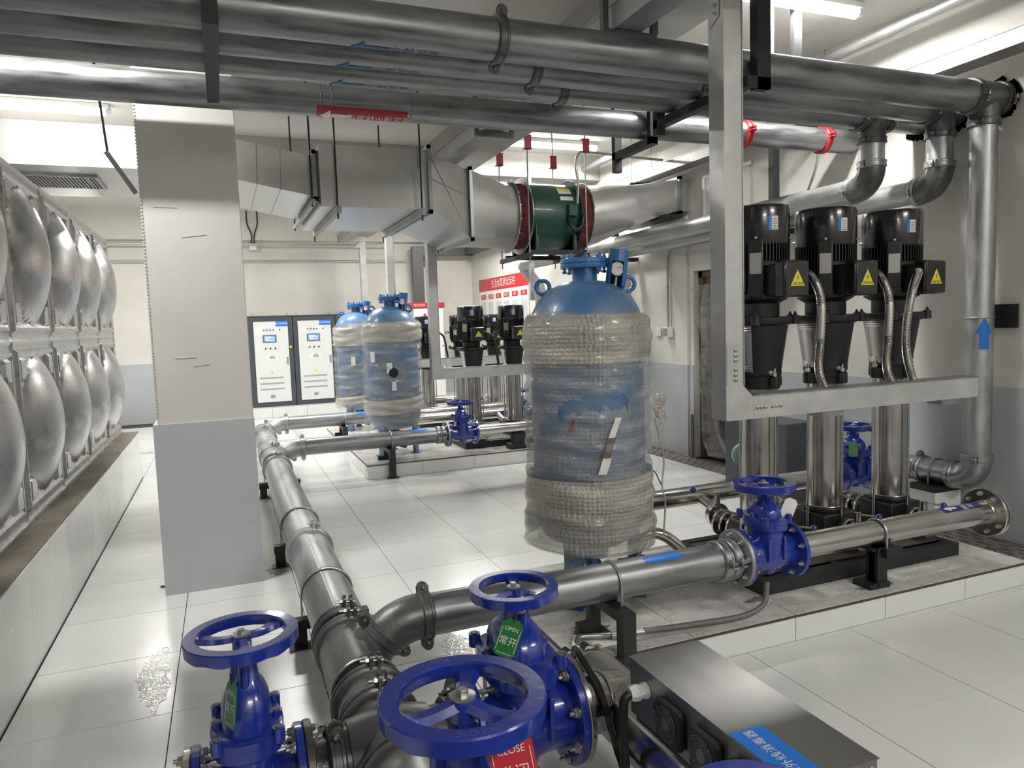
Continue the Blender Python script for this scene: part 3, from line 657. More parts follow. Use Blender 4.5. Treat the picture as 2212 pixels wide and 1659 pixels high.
# control box
BX0, BX1, BY0, BY1, BZ0, BZ1 = 1.167, 1.432, 1.255, 1.985, 0.335, 0.52
bx = MB().box(BX0, BX1, BY0, BY1, BZ0, BZ1).build('control_box', steel_br, us, 0, bev=0.003)
MB().box(BX0-0.003, BX1+0.003, BY0-0.003, BY1+0.003, BZ1, BZ1+0.002).build('lid', steel_br, bx, 0)
for (y, z) in ((1.27, 0.505), (1.60, 0.505), (1.96, 0.505)): inst('screw', bolt_mesh(0.004, zinc), bx, (BX1+0.001, y, z), (1,0,0))
inst('screw', bolt_mesh(0.005, zinc), bx, (BX1-0.02, BY0-0.001, BZ1-0.02), (0,-1,0))
for y in (1.74, 1.57, 1.40):
    f = MB().box(BX0-0.028, BX0-0.001, y-0.062, y+0.062, 0.362, 0.486).build('cooling_fan', blk_m, bx, 0, bev=0.012)
    g = MB()
    for k in range(2, 9): g.torus((BX0-0.030, y, 0.424), (1,0,0), 0.0065*k, 0.0012, 30, 6)
    for k in range(4): a = PI/4+k*PI/2; g.cyl((BX0-0.030, y+0.02*math.cos(a), 0.424+0.02*math.sin(a)), (BX0-0.030, y+0.056*math.cos(a), 0.424+0.056*math.sin(a)), 0.0012, n=6)
    g.lathe([(0.018, 0), (0.018, 0.003)], (BX0-0.031, y, 0.424), (1,0,0), 20); g.build('guard', mat('fan_guard_wire', (0.16, 0.16, 0.16), 0.4, 0.5), f)
    MB().lathe([(0.054, 0), (0.054, 0.002)], (BX0-0.0285, y, 0.424), (-1,0,0), 28).build('fan_opening', dark, f)
gl = MB().lathe([(0.026, 0), (0.026, 0.012), (0.022, 0.014), (0.022, 0.03), (0.026, 0.031), (0.026, 0.05), (0.020, 0.062)], (BX0-0.001, 1.885, 0.455), (-1,0,0), 8).build('cable_gland', white, bx)
MB().lathe([(0.016, 0), (0.016, 0.001)], (BX0-0.001, 1.83, 0.425), (-1,0,0), 20).build('knockout_hole', dark, bx)
o = MB().box(BX0+0.001, BX0+0.106, BY0+0.004, 1.488, BZ1+0.0022, BZ1+0.0032).build('label', bsign, bx, 0)
flat_text('紫外线消毒器', 0.034, (BX0+0.052, 1.376, BZ1+0.0033), (0,1,0), (-1,0,0), white, o, sx=1.02)
# cable bundle from lamps to the gland
pts = spline([(1.17, 2.42, 0.325), (1.14, 2.33, 0.40), (1.125, 2.24, 0.40), (1.13, 2.13, 0.345), (1.12, 2.03, 0.25), (1.11, 1.97, 0.20), (1.10, 1.90, 0.17)], 8)
cb = thing('cable_bundle', 'bundle of black lamp cables draped over the sterilizer inlet', 'cable', (1.12, 2.1, 0.2))
for k in range(6):
    off = V(0.009*math.cos(k), 0.012*math.sin(k*1.3), 0.009*math.sin(k)); MB().tube([p+off+V(0, 0, 0.003*math.sin(i*0.9+k)) for i, p in enumerate(pts)], 0.0055, 8).build('wire', rubber, cb)
pts = spline([(1.105, 1.885, 0.455), (1.085, 1.885, 0.44), (1.083, 1.89, 0.38), (1.09, 1.90, 0.28), (1.095, 1.90, 0.17), (1.07, 1.84, 0.05), (1.0, 1.75, 0.012)], 8)
tag(MB().tube(pts, 0.015, 12).build('power_cable', rubber), 'thick black braided cable hanging from the white gland of the sterilizer', 'cable')
tag(MB().torus((1.09, 1.895, 0.19), (0.2,0,1), 0.028, 0.002, 20, 6).build('cable_tie', white), 'white cable tie around the black cables', 'cable tie')
# stainless strainer at far left bottom edge
st = thing('pipe_strainer', 'stainless bolted strainer cover peeking in at the bottom edge left of the left valve', 'strainer', (-0.42, 2.2, 0.0))
MB().lathe([(0.075, -0.10), (0.085, 0.0), (0.075, 0.05), (0.05, 0.085), (0.02, 0.10)], (-0.43, 2.10, 0.30), (0,0,1), 30).cyl((-0.80, 2.2, 0.27), (-0.18, 2.2, 0.27), 0.08, n=30).build('body', steel, st)
flange(st, (-0.172, 2.2, 0.27), (-1,0,0), 0.078, 0.150, 0.022, steel, 8, 0.013, 'flange', zinc)
for (dx, dy) in ((-0.05, 0.03), (0.035, 0.045), (0.06, -0.05), (-0.06, -0.05)):
    inst('bolt', bolt_mesh(0.015, zinc), st, (-0.43+dx, 2.10+dy, 0.375), (0,0,1))
MB().lathe([(0.085, 0), (0.085, 0.02)], (-0.43, 2.10, 0.345), (0,0,1), 30).build('cover_plate', steel, st)
MB().box(-0.6, -0.5, 2.12, 2.28, 0.0, 0.195).build('foot', blk_steel, st, 0)
# conduit and hose on the plinth
tag(MB().tube(spline([(2.42, 2.78, 0.30), (2.38, 2.76, 0.20), (2.25, 2.77, 0.158), (2.0, 2.80, 0.155), (1.75, 2.84, 0.155)], 8), 0.014, 10).build('grey_conduit', mat('grey_hose', (0.14, 0.14, 0.135), 0.5)), 'grey plastic conduit lying on the near plinth under the branch pipe', 'conduit')
cd = thing('steel_conduit', 'bare metal conduit bending over the near plinth towards the sterilizer', 'conduit', (1.5, 2.9, 0.14))
MB().tube(spline([(1.75, 2.84, 0.152), (1.58, 2.88, 0.152), (1.46, 2.92, 0.152), (1.42, 2.90, 0.152), (1.39, 2.84, 0.152), (1.40, 2.76, 0.17), (1.38, 2.62, 0.24), (1.33, 2.54, 0.27)], 8), 0.013, 10).build('tube', zinc, cd)
for x in (1.66, 1.62): MB().cyl((x, 2.858, 0.152), (x-0.03, 2.866, 0.152), 0.016, n=12).build('collar', zinc, cd)

# ================================================================== PUMPS
def pump(label):
    """vertical multistage pump, base at local origin, terminal box towards -Y"""
    t = thing('vertical_pump', label, 'pump', (0, 0, 0)); S = 1.0
    b = MB(); b.box(-0.125, 0.125, -0.125, 0.125, 0.02, 0.20).box(-0.15, 0.15, -0.15, 0.15, 0.0, 0.025).lathe([(0.115, 0.2), (0.115, 0.23)], n=28)
    b.build('base', blk_m, t, bev=0.008)
    for q in (-1, 1):
        o = MB().cyl((0, q*0.12, 0.10), (0, q*0.17, 0.10), 0.05, n=24).lathe([(0.03, 0), (0.085, 0), (0.085, 0.02), (0.03, 0.02)], (0, q*0.17, 0.10), (0, q, 0), 30).build('port_flange', blk_m, t)
        ring_bolts(o, (0, q*0.19, 0.10), (0, q, 0), 0.068, 4, 0.010, zinc, 0, PI/4)
    MB().cyl((0,0,0.225), (0,0,0.985), 0.104, n=44).torus((0,0,0.235), (0,0,1), 0.104, 0.004, 40, 6).build('sleeve', steel, t)
    for a in range(4):
        an = PI/4+a*PI/2+PI/4; p = V(0.132*math.cos(an), 0.132*math.sin(an), 0)
        MB().cyl(p+V(0,0,0.02), p+V(0,0,1.10), 0.0075, n=10).lathe([(0.016, 1.055), (0.016, 1.075)], p, (0,0,1), 6).build('tie_rod', steel, t)
    hd = MB(); hd.lathe([(0.112, 0.98), (0.118, 1.0), (0.118, 1.06), (0.125, 1.075)], n=30); hd.box(-0.145, 0.145, -0.03, 0.03, 0.99, 1.045).box(-0.03, 0.03, -0.145, 0.145, 0.99, 1.045)
    for a in range(4):
        an = a*PI/2+PI/2; p = V(0.13*math.cos(an), 0.13*math.sin(an), 0); hd.cyl(p+V(0,0,0.985), p+V(0,0,1.052), 0.028, n=14)
    hd.build('pump_head', blk_m, t, bev=0.004)
    inst('vent_plug', bolt_mesh(0.013, zinc), t, (-0.02, -0.118, 1.075), (0.1,-1,0.3))
    # motor bracket: two tapered cheeks with openings closed by guards
    br = MB()
    def cheek(sgn):
        n = 12; vs = []
        for (z, r) in ((1.06, 0.118), (1.10, 0.122), (1.345, 0.160), (1.36, 0.165)):
            for i in range(n+1):
                a = (sgn*PI/2)-0.95+1.9*i/n; vs.append(V(r*math.cos(a), r*math.sin(a), z))
        br.add(vs, [(j*(n+1)+i, j*(n+1)+i+1, (j+1)*(n+1)+i+1, (j+1)*(n+1)+i) for j in range(3) for i in range(n)])
    cheek(1); cheek(-1)
    br.lathe([(0.12, 1.055), (0.125, 1.06), (0.125, 1.085), (0.11, 1.09)], n=30); br.cyl((0,0,1.08), (0,0,1.36), 0.075, n=20)
    br.lathe([(0.165, 1.34), (0.185, 1.35), (0.19, 1.36), (0.19, 1.385), (0.17, 1.39)], n=36)
    for a in range(4):
        an = a*PI/2+PI/4+0.0; p = V(0.195*math.cos(an), 0.195*math.sin(an), 1.345); br.cyl(p, p+V(0,0,0.05), 0.026, n=12)
    br.build('motor_bracket', blk_m, t, smooth=50)
    for a in range(4):
        an = a*PI/2+PI/4; inst('bolt', bolt_mesh(0.011, blk_m), t, (0.197*math.cos(an), 0.197*math.sin(an), 1.395), (0,0,1))
    for sgn in (0, 1):
        n = 12; g = MB()
        def gf(u, v):
            a = sgn*PI+PI+(-0.62+1.24*u); z = 1.075+0.275*v; r = 0.124+0.038*v+(0.003 if (0.07 < v < 0.09 or 0.13 < v < 0.15 or 0.85 < v < 0.87 or 0.91 < v < 0.93) else 0.0); return V(r*math.cos(a), r*math.sin(a), z)
        g.grid(gf, 12, 60).build('coupling_guard', steel, t)
    # motor
    mo = MB(); mo.lathe([(0.112, 1.385), (0.115, 1.40), (0.115, 1.465), (0.158, 1.490), (0.160, 1.515), (0.14, 1.53), (0.14, 1.84)], n=40); mo.build('motor_body', blk_m, t)
    fn = MB()
    for k in range(56):
        a = 2*PI*k/56
        if abs(((a-1.25*PI+PI) % (2*PI))-PI) < 0.30 or abs(((a-1.5*PI+PI) % (2*PI))-PI) < 0.22 and False: continue
        d = V(math.cos(a), math.sin(a), 0); e = V(-math.sin(a), math.cos(a), 0); z0 = 1.53
        if abs(((a-1.5*PI+PI) % (2*PI))-PI) < 0.45: z0 = 1.70
        fn.obox(d*0.154+V(0,0,(z0+1.825)/2), (0.034, 0.005, 1.825-z0), axes=(d, e, V(0,0,1)))
    fn.build('cooling_fins', blk_m, t, 0)
    d = V(math.cos(1.25*PI), math.sin(1.25*PI), 0); e = V(-d.y, d.x, 0)
    MB().obox(d*0.15+V(0,0,1.66), (0.05, 0.085, 0.33), axes=(d, e, V(0,0,1))).build('mounting_pad', blk_m, t, bev=0.01)
    MB().obox(d*0.1765+V(0,0,1.685), (0.002, 0.062, 0.115), axes=(d, e, V(0,0,1))).build('nameplate', mat('nameplate_metal', (0.45, 0.45, 0.43), 0.4, 0.6), t, 0)
    fc = MB().lathe([(0.168, 1.79), (0.172, 1.80), (0.172, 1.985), (0.166, 2.005), (0.150, 2.012)], n=44).build('fan_cover', blk, t)
    for a in (1.25*PI, 0.25*PI, 0.75*PI, 1.75*PI):
        dd = V(math.cos(a), math.sin(a), 0); inst('screw', bolt_mesh(0.007, zinc), fc, dd*0.172+V(0,0,1.825), dd)
    # brand sticker on fan cover, facing front
    a0, a1 = 1.375*PI, 1.375*PI+0.33
    def stk(u, v): a = a0+(a1-a0)*u; return V(0.1735*math.cos(a), 0.1735*math.sin(a), 1.865+0.075*v)
    s1 = MB().grid(stk, 8, 1).build('sticker', paper, fc)
    def stk2(u, v): a = a0+(a1-a0)*0.32*u; return V(0.1742*math.cos(a), 0.1742*math.sin(a), 1.865+0.075*v)
    MB().grid(stk2, 5, 1).build('sticker_band', bsign, s1)
    for k in range(5):
        def stk3(u, v, k=k): a = a0+(a1-a0)*(0.42+0.5*u); return V(0.1742*math.cos(a), 0.1742*math.sin(a), 1.872+0.012*k+0.003*v)
        MB().grid(stk3, 5, 1).build('print_line', rubber, s1)
    # lifting eye, terminal box
    MB().torus((-0.215, 0.03, 1.68), (0.3,1,0.2), 0.022, 0.007, 20, 8).cyl((-0.15, 0.03, 1.68), (-0.195, 0.03, 1.68), 0.011, n=8).build('eye_bolt', blk, t)
    MB().box(-0.075, 0.075, -0.225, -0.12, 1.505, 1.675).build('box_neck', blk_m, t, bev=0.008)
    tb = MB().box(-0.085, 0.085, -0.30, -0.222, 1.492, 1.69).build('terminal_box', blk, t, bev=0.012)
    MB().box(-0.078, 0.078, -0.306, -0.30, 1.50, 1.682).build('lid', blk, tb, bev=0.003)
    sg = MB().prism([(-0.048, -0.042), (0.048, -0.042), (0, 0.046)], (0.0, -0.3065, 1.592), (1,0,0), (0,0,1), 0.0012).build('warning_sign', yel, tb, 0)
    MB().prism([(0.004, 0.022), (-0.008, 0.002), (-0.001, 0.003), (-0.004, -0.018), (0.008, 0.006), (0.001, 0.005)], (0.0, -0.3078, 1.592), (1,0,0), (0,0,1), 0.0008).build('flash_mark', red, sg, 0)
    flat_text('注意 安全', 0.0175, (0, -0.308, 1.592-0.031), (1,0,0), (0,0,1), rubber, sg)
    return t
FZ = 0.212
pumps = []
P0 = pump('tall black vertical pump half hidden behind the galvanized trunking post')
P0.location = (2.87, 3.36, FZ)
P1 = dup(P0, (3.37, 3.36, FZ), 'tall black vertical pump, middle of the three in the nearest row')
P2 = dup(P0, (3.91, 3.36, FZ), 'tall black vertical pump nearest the right wall')
far = ((8.37, 'middle', 0.80), (10.47, 'farthest', 0.76))
for (y, nm, sz) in far:
    for k, x in enumerate((2.80, 3.33, 3.86)):
        dup(P0, (x, y, FZ+0.01), 'far black vertical pump, %s of the %s pump row' % (('first from the blue tank', 'second', 'third')[k], nm), scale=(0.93, 0.93, sz))
def conduit(label, pts):
    P_ = spline(pts, 14); r = [0.0165+0.0014*(i % 2) for i in range(len(P_))]
    # corrugated: dense resample
    out = []
    for i in range(len(P_)-1):
        for k in range(2): out.append(P_[i].lerp(P_[i+1], k/2))
    rr = [0.0205 if (i % 2) else 0.0250 for i in range(len(out))]
    t = thing('flexible_conduit', label, 'conduit', tuple(out[-1]))
    MB().tube(out, rr, 12).build('corrugated_hose', steel, t, smooth=60)
    MB().cyl(out[0], out[5], 0.028, n=14).build('end_fitting', rubber, t)
def cpts(px, ex): return [(px+0.09, 3.10, 1.84), (px+0.125, 3.07, 1.80), (px+0.15, 3.04, 1.68), (px+0.145, 3.04, 1.45), (px+0.14, 3.045, 1.32), (px+0.18, 3.05, 1.22), (px+ex, 3.05, 1.13)]
conduit('corrugated steel conduit from the terminal box of the half hidden pump', cpts(2.87, 0.26))
conduit('corrugated steel conduit from the terminal box of the middle near pump', cpts(3.37, 0.30))
conduit('corrugated steel conduit curving left from the pump nearest the right wall', [(3.82, 3.10, 1.84), (3.775, 3.07, 1.81), (3.70, 3.04, 1.72), (3.655, 3.035, 1.55), (3.65, 3.035, 1.40), (3.69, 3.04, 1.27), (3.76, 3.05, 1.13)])
for (y, nm) in ((8.37, 'middle'), (10.47, 'farthest')):
    t = thing('flexible_conduit', 'dark flexible conduit hanging from a far pump of the %s row' % nm, 'conduit', (2.95, y-0.3, 1.1))
    MB().tube(spline([(2.88, y-0.26, 1.52), (2.98, y-0.29, 1.45), (3.02, y-0.29, 1.25), (3.04, y-0.29, 1.08)], 6), 0.016, 10).build('hose', blk_steel, t)

# ================================================================== SKIDS AND HEADERS OF EACH PUMP SET
def skid(y0, label, x0=2.557, x1=4.03, z0=0.135):
    t = thing('pump_skid', label, 'pump base', ((x0+x1)/2, y0, z0)); y1 = y0+0.80
    for y in (y0, y1-0.06): MB().box(x0, x1, y, y+0.06, z0, z0+0.077).build('rail', blk_steel, t, 0)
    for x in (x0, 3.1, 3.6, x1-0.06): MB().box(x, x+0.06, y0+0.06, y1-0.06, z0, z0+0.076).build('cross_member', blk_steel, t, 0)
    MB().box(x0+0.06, x1-0.06, y0+0.1, y1-0.08, z0+0.0702, z0+0.077).build('deck', mat('dirty_deck', (0.22, 0.205, 0.18), 0.6, noise=0.4, nscale=6), t, 0)
    return t
skid(2.97, 'black dirty channel frame under the three near pumps')
skid(7.98, 'black channel frame under the middle pump row', z0=0.155); skid(10.08, 'black channel frame under the farthest pump row', z0=0.15)
def bfly(label, c, knob_d):
    """small butterfly valve between two flanges on a Y pipe: body, stem, lever with blue ball"""
    t = thing('butterfly_valve', label, 'butterfly valve', tuple(c)); c = Vector(c)
    MB().lathe([(0.03, -0.022), (0.078, -0.022), (0.078, 0.022), (0.03, 0.022)], c, (0,1,0), 32).build('body', steel, t)
    MB().cyl(c+V(0,0,0.07), c+V(0,0,0.135), 0.020, n=16).build('stem_sleeve', steel, t)
    k = Vector(knob_d).normalized()
    lv = MB().cyl(c+V(0,0,0.125), c+V(0,0,0.125)+k*0.17, 0.0065, n=10).build('lever', steel, t)
    MB().sphere(c+V(0,0,0.125)+k*0.185, 0.021).build('knob', knobm, lv)
    return t
def header_set(yo, z, x0, x1, label, pumpx, ydis=None, near=False, py=None):
    t = thing('suction_header', label, 'pipe header', ((x0+x1)/2, yo, z)); r = 0.066
    MB().cyl((x0, yo, z), (x1, yo, z), r, n=40).build('header_pipe', steel, t)
    flange(t, (x0+0.004, yo, z), (1,0,0), r, 0.140, 0.018, steel, 0, name='flange'); 
    f = flange(t, (x1, yo, z), (-1,0,0), r, 0.140, 0.018, steel, 8, 0.012, 'flange', zinc)
    MB().lathe([(0.001, 0), (0.14, 0), (0.14, 0.016), (0.001, 0.016)], (x1+0.012, yo, z), (1,0,0), 36).build('blind_flange', steel, t)
    MB().torus((x1-0.012, yo, z), (1,0,0), r+0.001, 0.004, 36, 6).build('weld_seam', steel, t)
    ubolt(t, (3.22, yo, z), (1,0,0), r, (0,0,-1), 0.09)
    for px in pumpx:
        zz = 0.312; y1 = py-0.19
        s = MB().cyl((px, yo, z-0.03), (px, y1-0.10, zz), 0.038, n=24).build('stub', steel, t)
        for yy in (y1-0.105, y1-0.012): flange(t, (px, yy, zz), (0,-1,0), 0.03, 0.085, 0.018, steel, 4, 0.010, 'stub_flange', zinc, 0.0, PI/4)
    return t
h1 = header_set(2.85, 0.42, 2.617, 4.075, 'stainless suction header with dark blue sticker before the near pumps', (2.87, 3.37, 3.91), py=3.36)
o = MB()
def _st(u, v): return cyl_pt((0, 2.85, 0.42), (1,0,0), (0,0,1), 0.0668, 3.70+0.30*u, -0.01+0.055*v)
lb = MB().grid(_st, 2, 8).build('flow_sticker', bdark, h1)
def _ar(f):
    hh = 0.010 if f > 0.45 else 0.022*f/0.45; return (0.018-hh, 0.018+hh)
cyl_patch(_ar, (0, 2.85, 0.42), (1,0,0), (0,0,1), 0.067, 3.715, 3.81, white, lb, 'arrow', lift=0.001)
cyl_text('泵水', 0.052, (0, 2.85, 0.42), (1,0,0), (0,0,1), 0.067, 3.895, 0.018, white, lb, lift=0.0018)
header_set(7.76, 0.40, 2.60, 4.075, 'far stainless suction header of the middle pump row', (2.80, 3.33, 3.86), py=8.37)
header_set(9.86, 0.40, 2.30, 4.075, 'far stainless suction header of the farthest pump row', (2.80, 3.33, 3.86), py=10.47)
for x, nm in ((2.87, 'half hidden pump'), (3.37, 'middle near pump'), (3.91, 'pump nearest the right wall')):
    bfly('lever valve with blue ball on the suction side of the %s' % nm, (x, 3.11, 0.312), (0.92, 0.05, -0.22))
for (y, rw) in ((8.37, 'middle'), (10.47, 'farthest')):
    for x, nm in ((2.80, 'first'), (3.33, 'second')):
        bfly('tiny lever valve at the foot of the %s pump in the %s row' % (nm, rw), (x, y-0.25, 0.315), (0.9, 0.0, -0.2))
s = thing('pipe_stand', 'black steel stand under the stainless suction header of the near pumps', 'pipe stand', (3.2, 2.84, 0.135))
MB().box(3.16, 3.25, 2.80, 2.84, 0.143, 0.352).box(3.16, 3.168, 2.78, 2.86, 0.143, 0.352).build('post', blk_steel, s, 0)
MB().box(3.13, 3.30, 2.79, 2.93, 0.341, 0.352).box(3.20, 3.31, 2.76, 2.79, 0.30, 0.352).build('saddle', blk_steel, s, 0)
MB().box(3.11, 3.25, 2.78, 2.90, 0.135, 0.165).build('foot_plate', blk_steel, s, 0)
for (y, zt, nm) in ((7.76, 0.155, 'middle'), (9.86, 0.15, 'farthest')):
    s = thing('pipe_stand', 'black steel block stand under the far suction header of the %s row' % nm, 'pipe stand', (3.15, y, zt))
    MB().box(3.05, 3.20, y-0.05, y+0.05, zt, 0.33).build('post', blk_steel, s, 0); MB().box(3.0, 3.25, y-0.07, y+0.07, zt, zt+0.06).build('foot_plate', blk_steel, s, 0)
# discharge headers
def discharge(y, z, x0, x1, label, pumpx, py):
    t = thing('discharge_header', label, 'pipe header', ((x0+x1)/2, y, z)); r = 0.064
    MB().cyl((x0, y, z), (x1, y, z), r, n=36).lathe([(r, 0), (r*0.8, -0.03), (0.01, -0.045)], (x0, y, z), (1,0,0), 36).build('header_pipe', steel, t)
    for px in pumpx:
        zz = 0.312; y1 = py+0.19
        MB().cyl((px, y, z), (px, y1+0.06, zz), 0.038, n=24).build('stub', steel, t)
        for yy in (y1+0.012, y1+0.075, y1+0.145): flange(t, (px, yy, zz), (0,-1,0), 0.03, 0.085, 0.018, steel, 4, 0.010, 'stub_flange', zinc, 0.0, PI/4)
    return t
discharge(3.97, 0.43, 1.95, 4.085, 'stainless discharge header behind the near pumps and the big tank', (2.87, 3.37, 3.91), 3.36)
discharge(8.98, 0.42, 1.95, 4.4, 'far stainless discharge header behind the middle pump row', (2.80, 3.33, 3.86), 8.37)
discharge(11.05, 0.42, 1.95, 4.4, 'far stainless discharge header behind the farthest pump row', (2.80, 3.33, 3.86), 10.47)
bfly('lever valve with blue ball sticking out left of the near pump row', (2.87, 3.755, 0.345), (-0.93, 0.05, 0.30))
# pressure gauges and sensors on the discharge header
g = thing('pressure_transmitter', 'thin black pressure transmitter standing on the near discharge header', 'sensor', (2.45, 3.97, 0.49))
MB().cyl((2.45, 3.97, 0.485), (2.45, 3.97, 0.53), 0.010, n=12).lathe([(0.014, 0.53), (0.014, 0.545)], (2.45, 3.97, 0), (0,0,1), 6).cyl((2.45, 3.97, 0.545), (2.45, 3.97, 0.60), 0.011, n=12).build('stem', steel, g)
MB().cyl((2.45, 3.97, 0.60), (2.45, 3.97, 0.635), 0.013, n=12).tube(spline([(2.45, 3.97, 0.63), (2.47, 3.97, 0.645), (2.53, 3.95, 0.63), (2.56, 3.94, 0.57), (2.58, 3.93, 0.52)], 6), 0.004, 6).build('plug', rubber, g)
g = thing('pressure_gauge', 'pale teal pressure gauge behind the half hidden near pump', 'gauge', (3.28, 3.97, 0.5))
MB().cyl((3.28, 3.97, 0.49), (3.28, 3.97, 0.60), 0.010, n=12).lathe([(0.018, 0.52), (0.018, 0.55)], (3.28, 3.97, 0), (0,0,1), 8).build('stem', steel, g)
MB().lathe([(0.075, 0), (0.08, 0.006), (0.08, 0.045), (0.072, 0.05)], (3.28, 4.0, 0.66), (-0.45, -0.9, 0), 32).build('case', teal, g)
MB().lathe([(0.012, 0), (0.012, 0.004)], (3.262, 3.955, 0.675), (-0.45, -0.9, 0), 16).build('hub', rubber, g)
# riser assembly of the near set
rp = thing('riser_pipe', 'tall galvanized riser pipe at the right wall with blue up arrow', 'pipe', (4.80, 3.42, 0.3))
RX, RY, RR = 4.80, 3.42, 0.0855
MB().cyl((RX, RY, 0.56), (RX, RY, 2.86), RR, n=40).build('pipe_section', galv_long_z, rp)
pts = arc_pts((RX, RY+0.13, 0.56), (0,-1,0), (0,0,-1), 0.13, 0, PI/2, 10)
MB().tube([V(RX, RY, 0.60)]+pts+[V(RX, RY+0.16, 0.43)], RR*1.1, 32).build('elbow', galv, rp)
coupling(rp, (RX, RY, 0.58), (0,0,1), RR, (-0.8, -0.6, 0), galv); coupling(rp, (RX, RY+0.16, 0.43), (0,1,0), RR, (-1, 0, 0.1), galv)
MB().cyl((RX, RY+0.16, 0.43), (RX, 3.85, 0.43), RR, n=36).build('pipe_section', galv_long_y, rp)
ubolt(rp, (RX, 3.72, 0.43), (0,1,0), RR, (0,0,-1), 0.12); coupling(rp, (RX, 3.84, 0.43), (0,1,0), RR, (-0.2, 0, 1), galv)
MB().tube([V(RX, 3.83, 0.43)]+arc_pts((RX-0.14, 3.83, 0.43), (1,0,0), (0,1,0), 0.14, 0, PI/2, 8)+[V(4.55, 3.97, 0.43)], RR*1.06, 28).build('elbow', galv, rp)
flange(rp, (4.435, 3.97, 0.43), (1,0,0), 0.075, 0.140, 0.024, galv, 8, 0.012, 'flange', zinc); MB().cyl((4.43, 3.97, 0.43), (4.56, 3.97, 0.43), RR, n=30).build('flange_neck', galv, rp)
def _up(f):
    hh = 0.030 if f < 0.50 else 0.055*(1-f)/0.5+0.0004; o = 0.03; return (o-hh, o+hh)
cyl_patch(_up, (RX, RY, 0), (0,0,1), (-0.82, -0.57, 0), RR, 1.33, 1.55, bsign, rp, 'flow_arrow')
ub = MB().torus((RX, RY, 1.545), (0,0,1), RR+0.005, 0.006, 32, 8).build('clamp_band', zinc, rp)
s = thing('wall_bracket', 'black steel bracket clamping the tall riser to the right wall', 'bracket', (4.93, 3.42, 1.55))
MB().box(4.88, 4.95, 3.395, 3.435, 1.525, 1.575).build('arm', blk_steel, s, 0); MB().box(4.928, 4.94, 3.25, 3.50, 1.47, 1.63).build('wall_plate', blk_steel, s, 0)
s = thing('pipe_stand', 'white and dark block supporting the horizontal foot of the riser', 'pipe stand', (4.80, 3.74, 0))
MB().box(4.66, 4.92, 3.62, 3.82, 0.0052, 0.30).build('block', white, s, 0); MB().box(4.655, 4.925, 3.615, 3.825, 0.30, 0.342).build('saddle', blk_steel, s, 0)

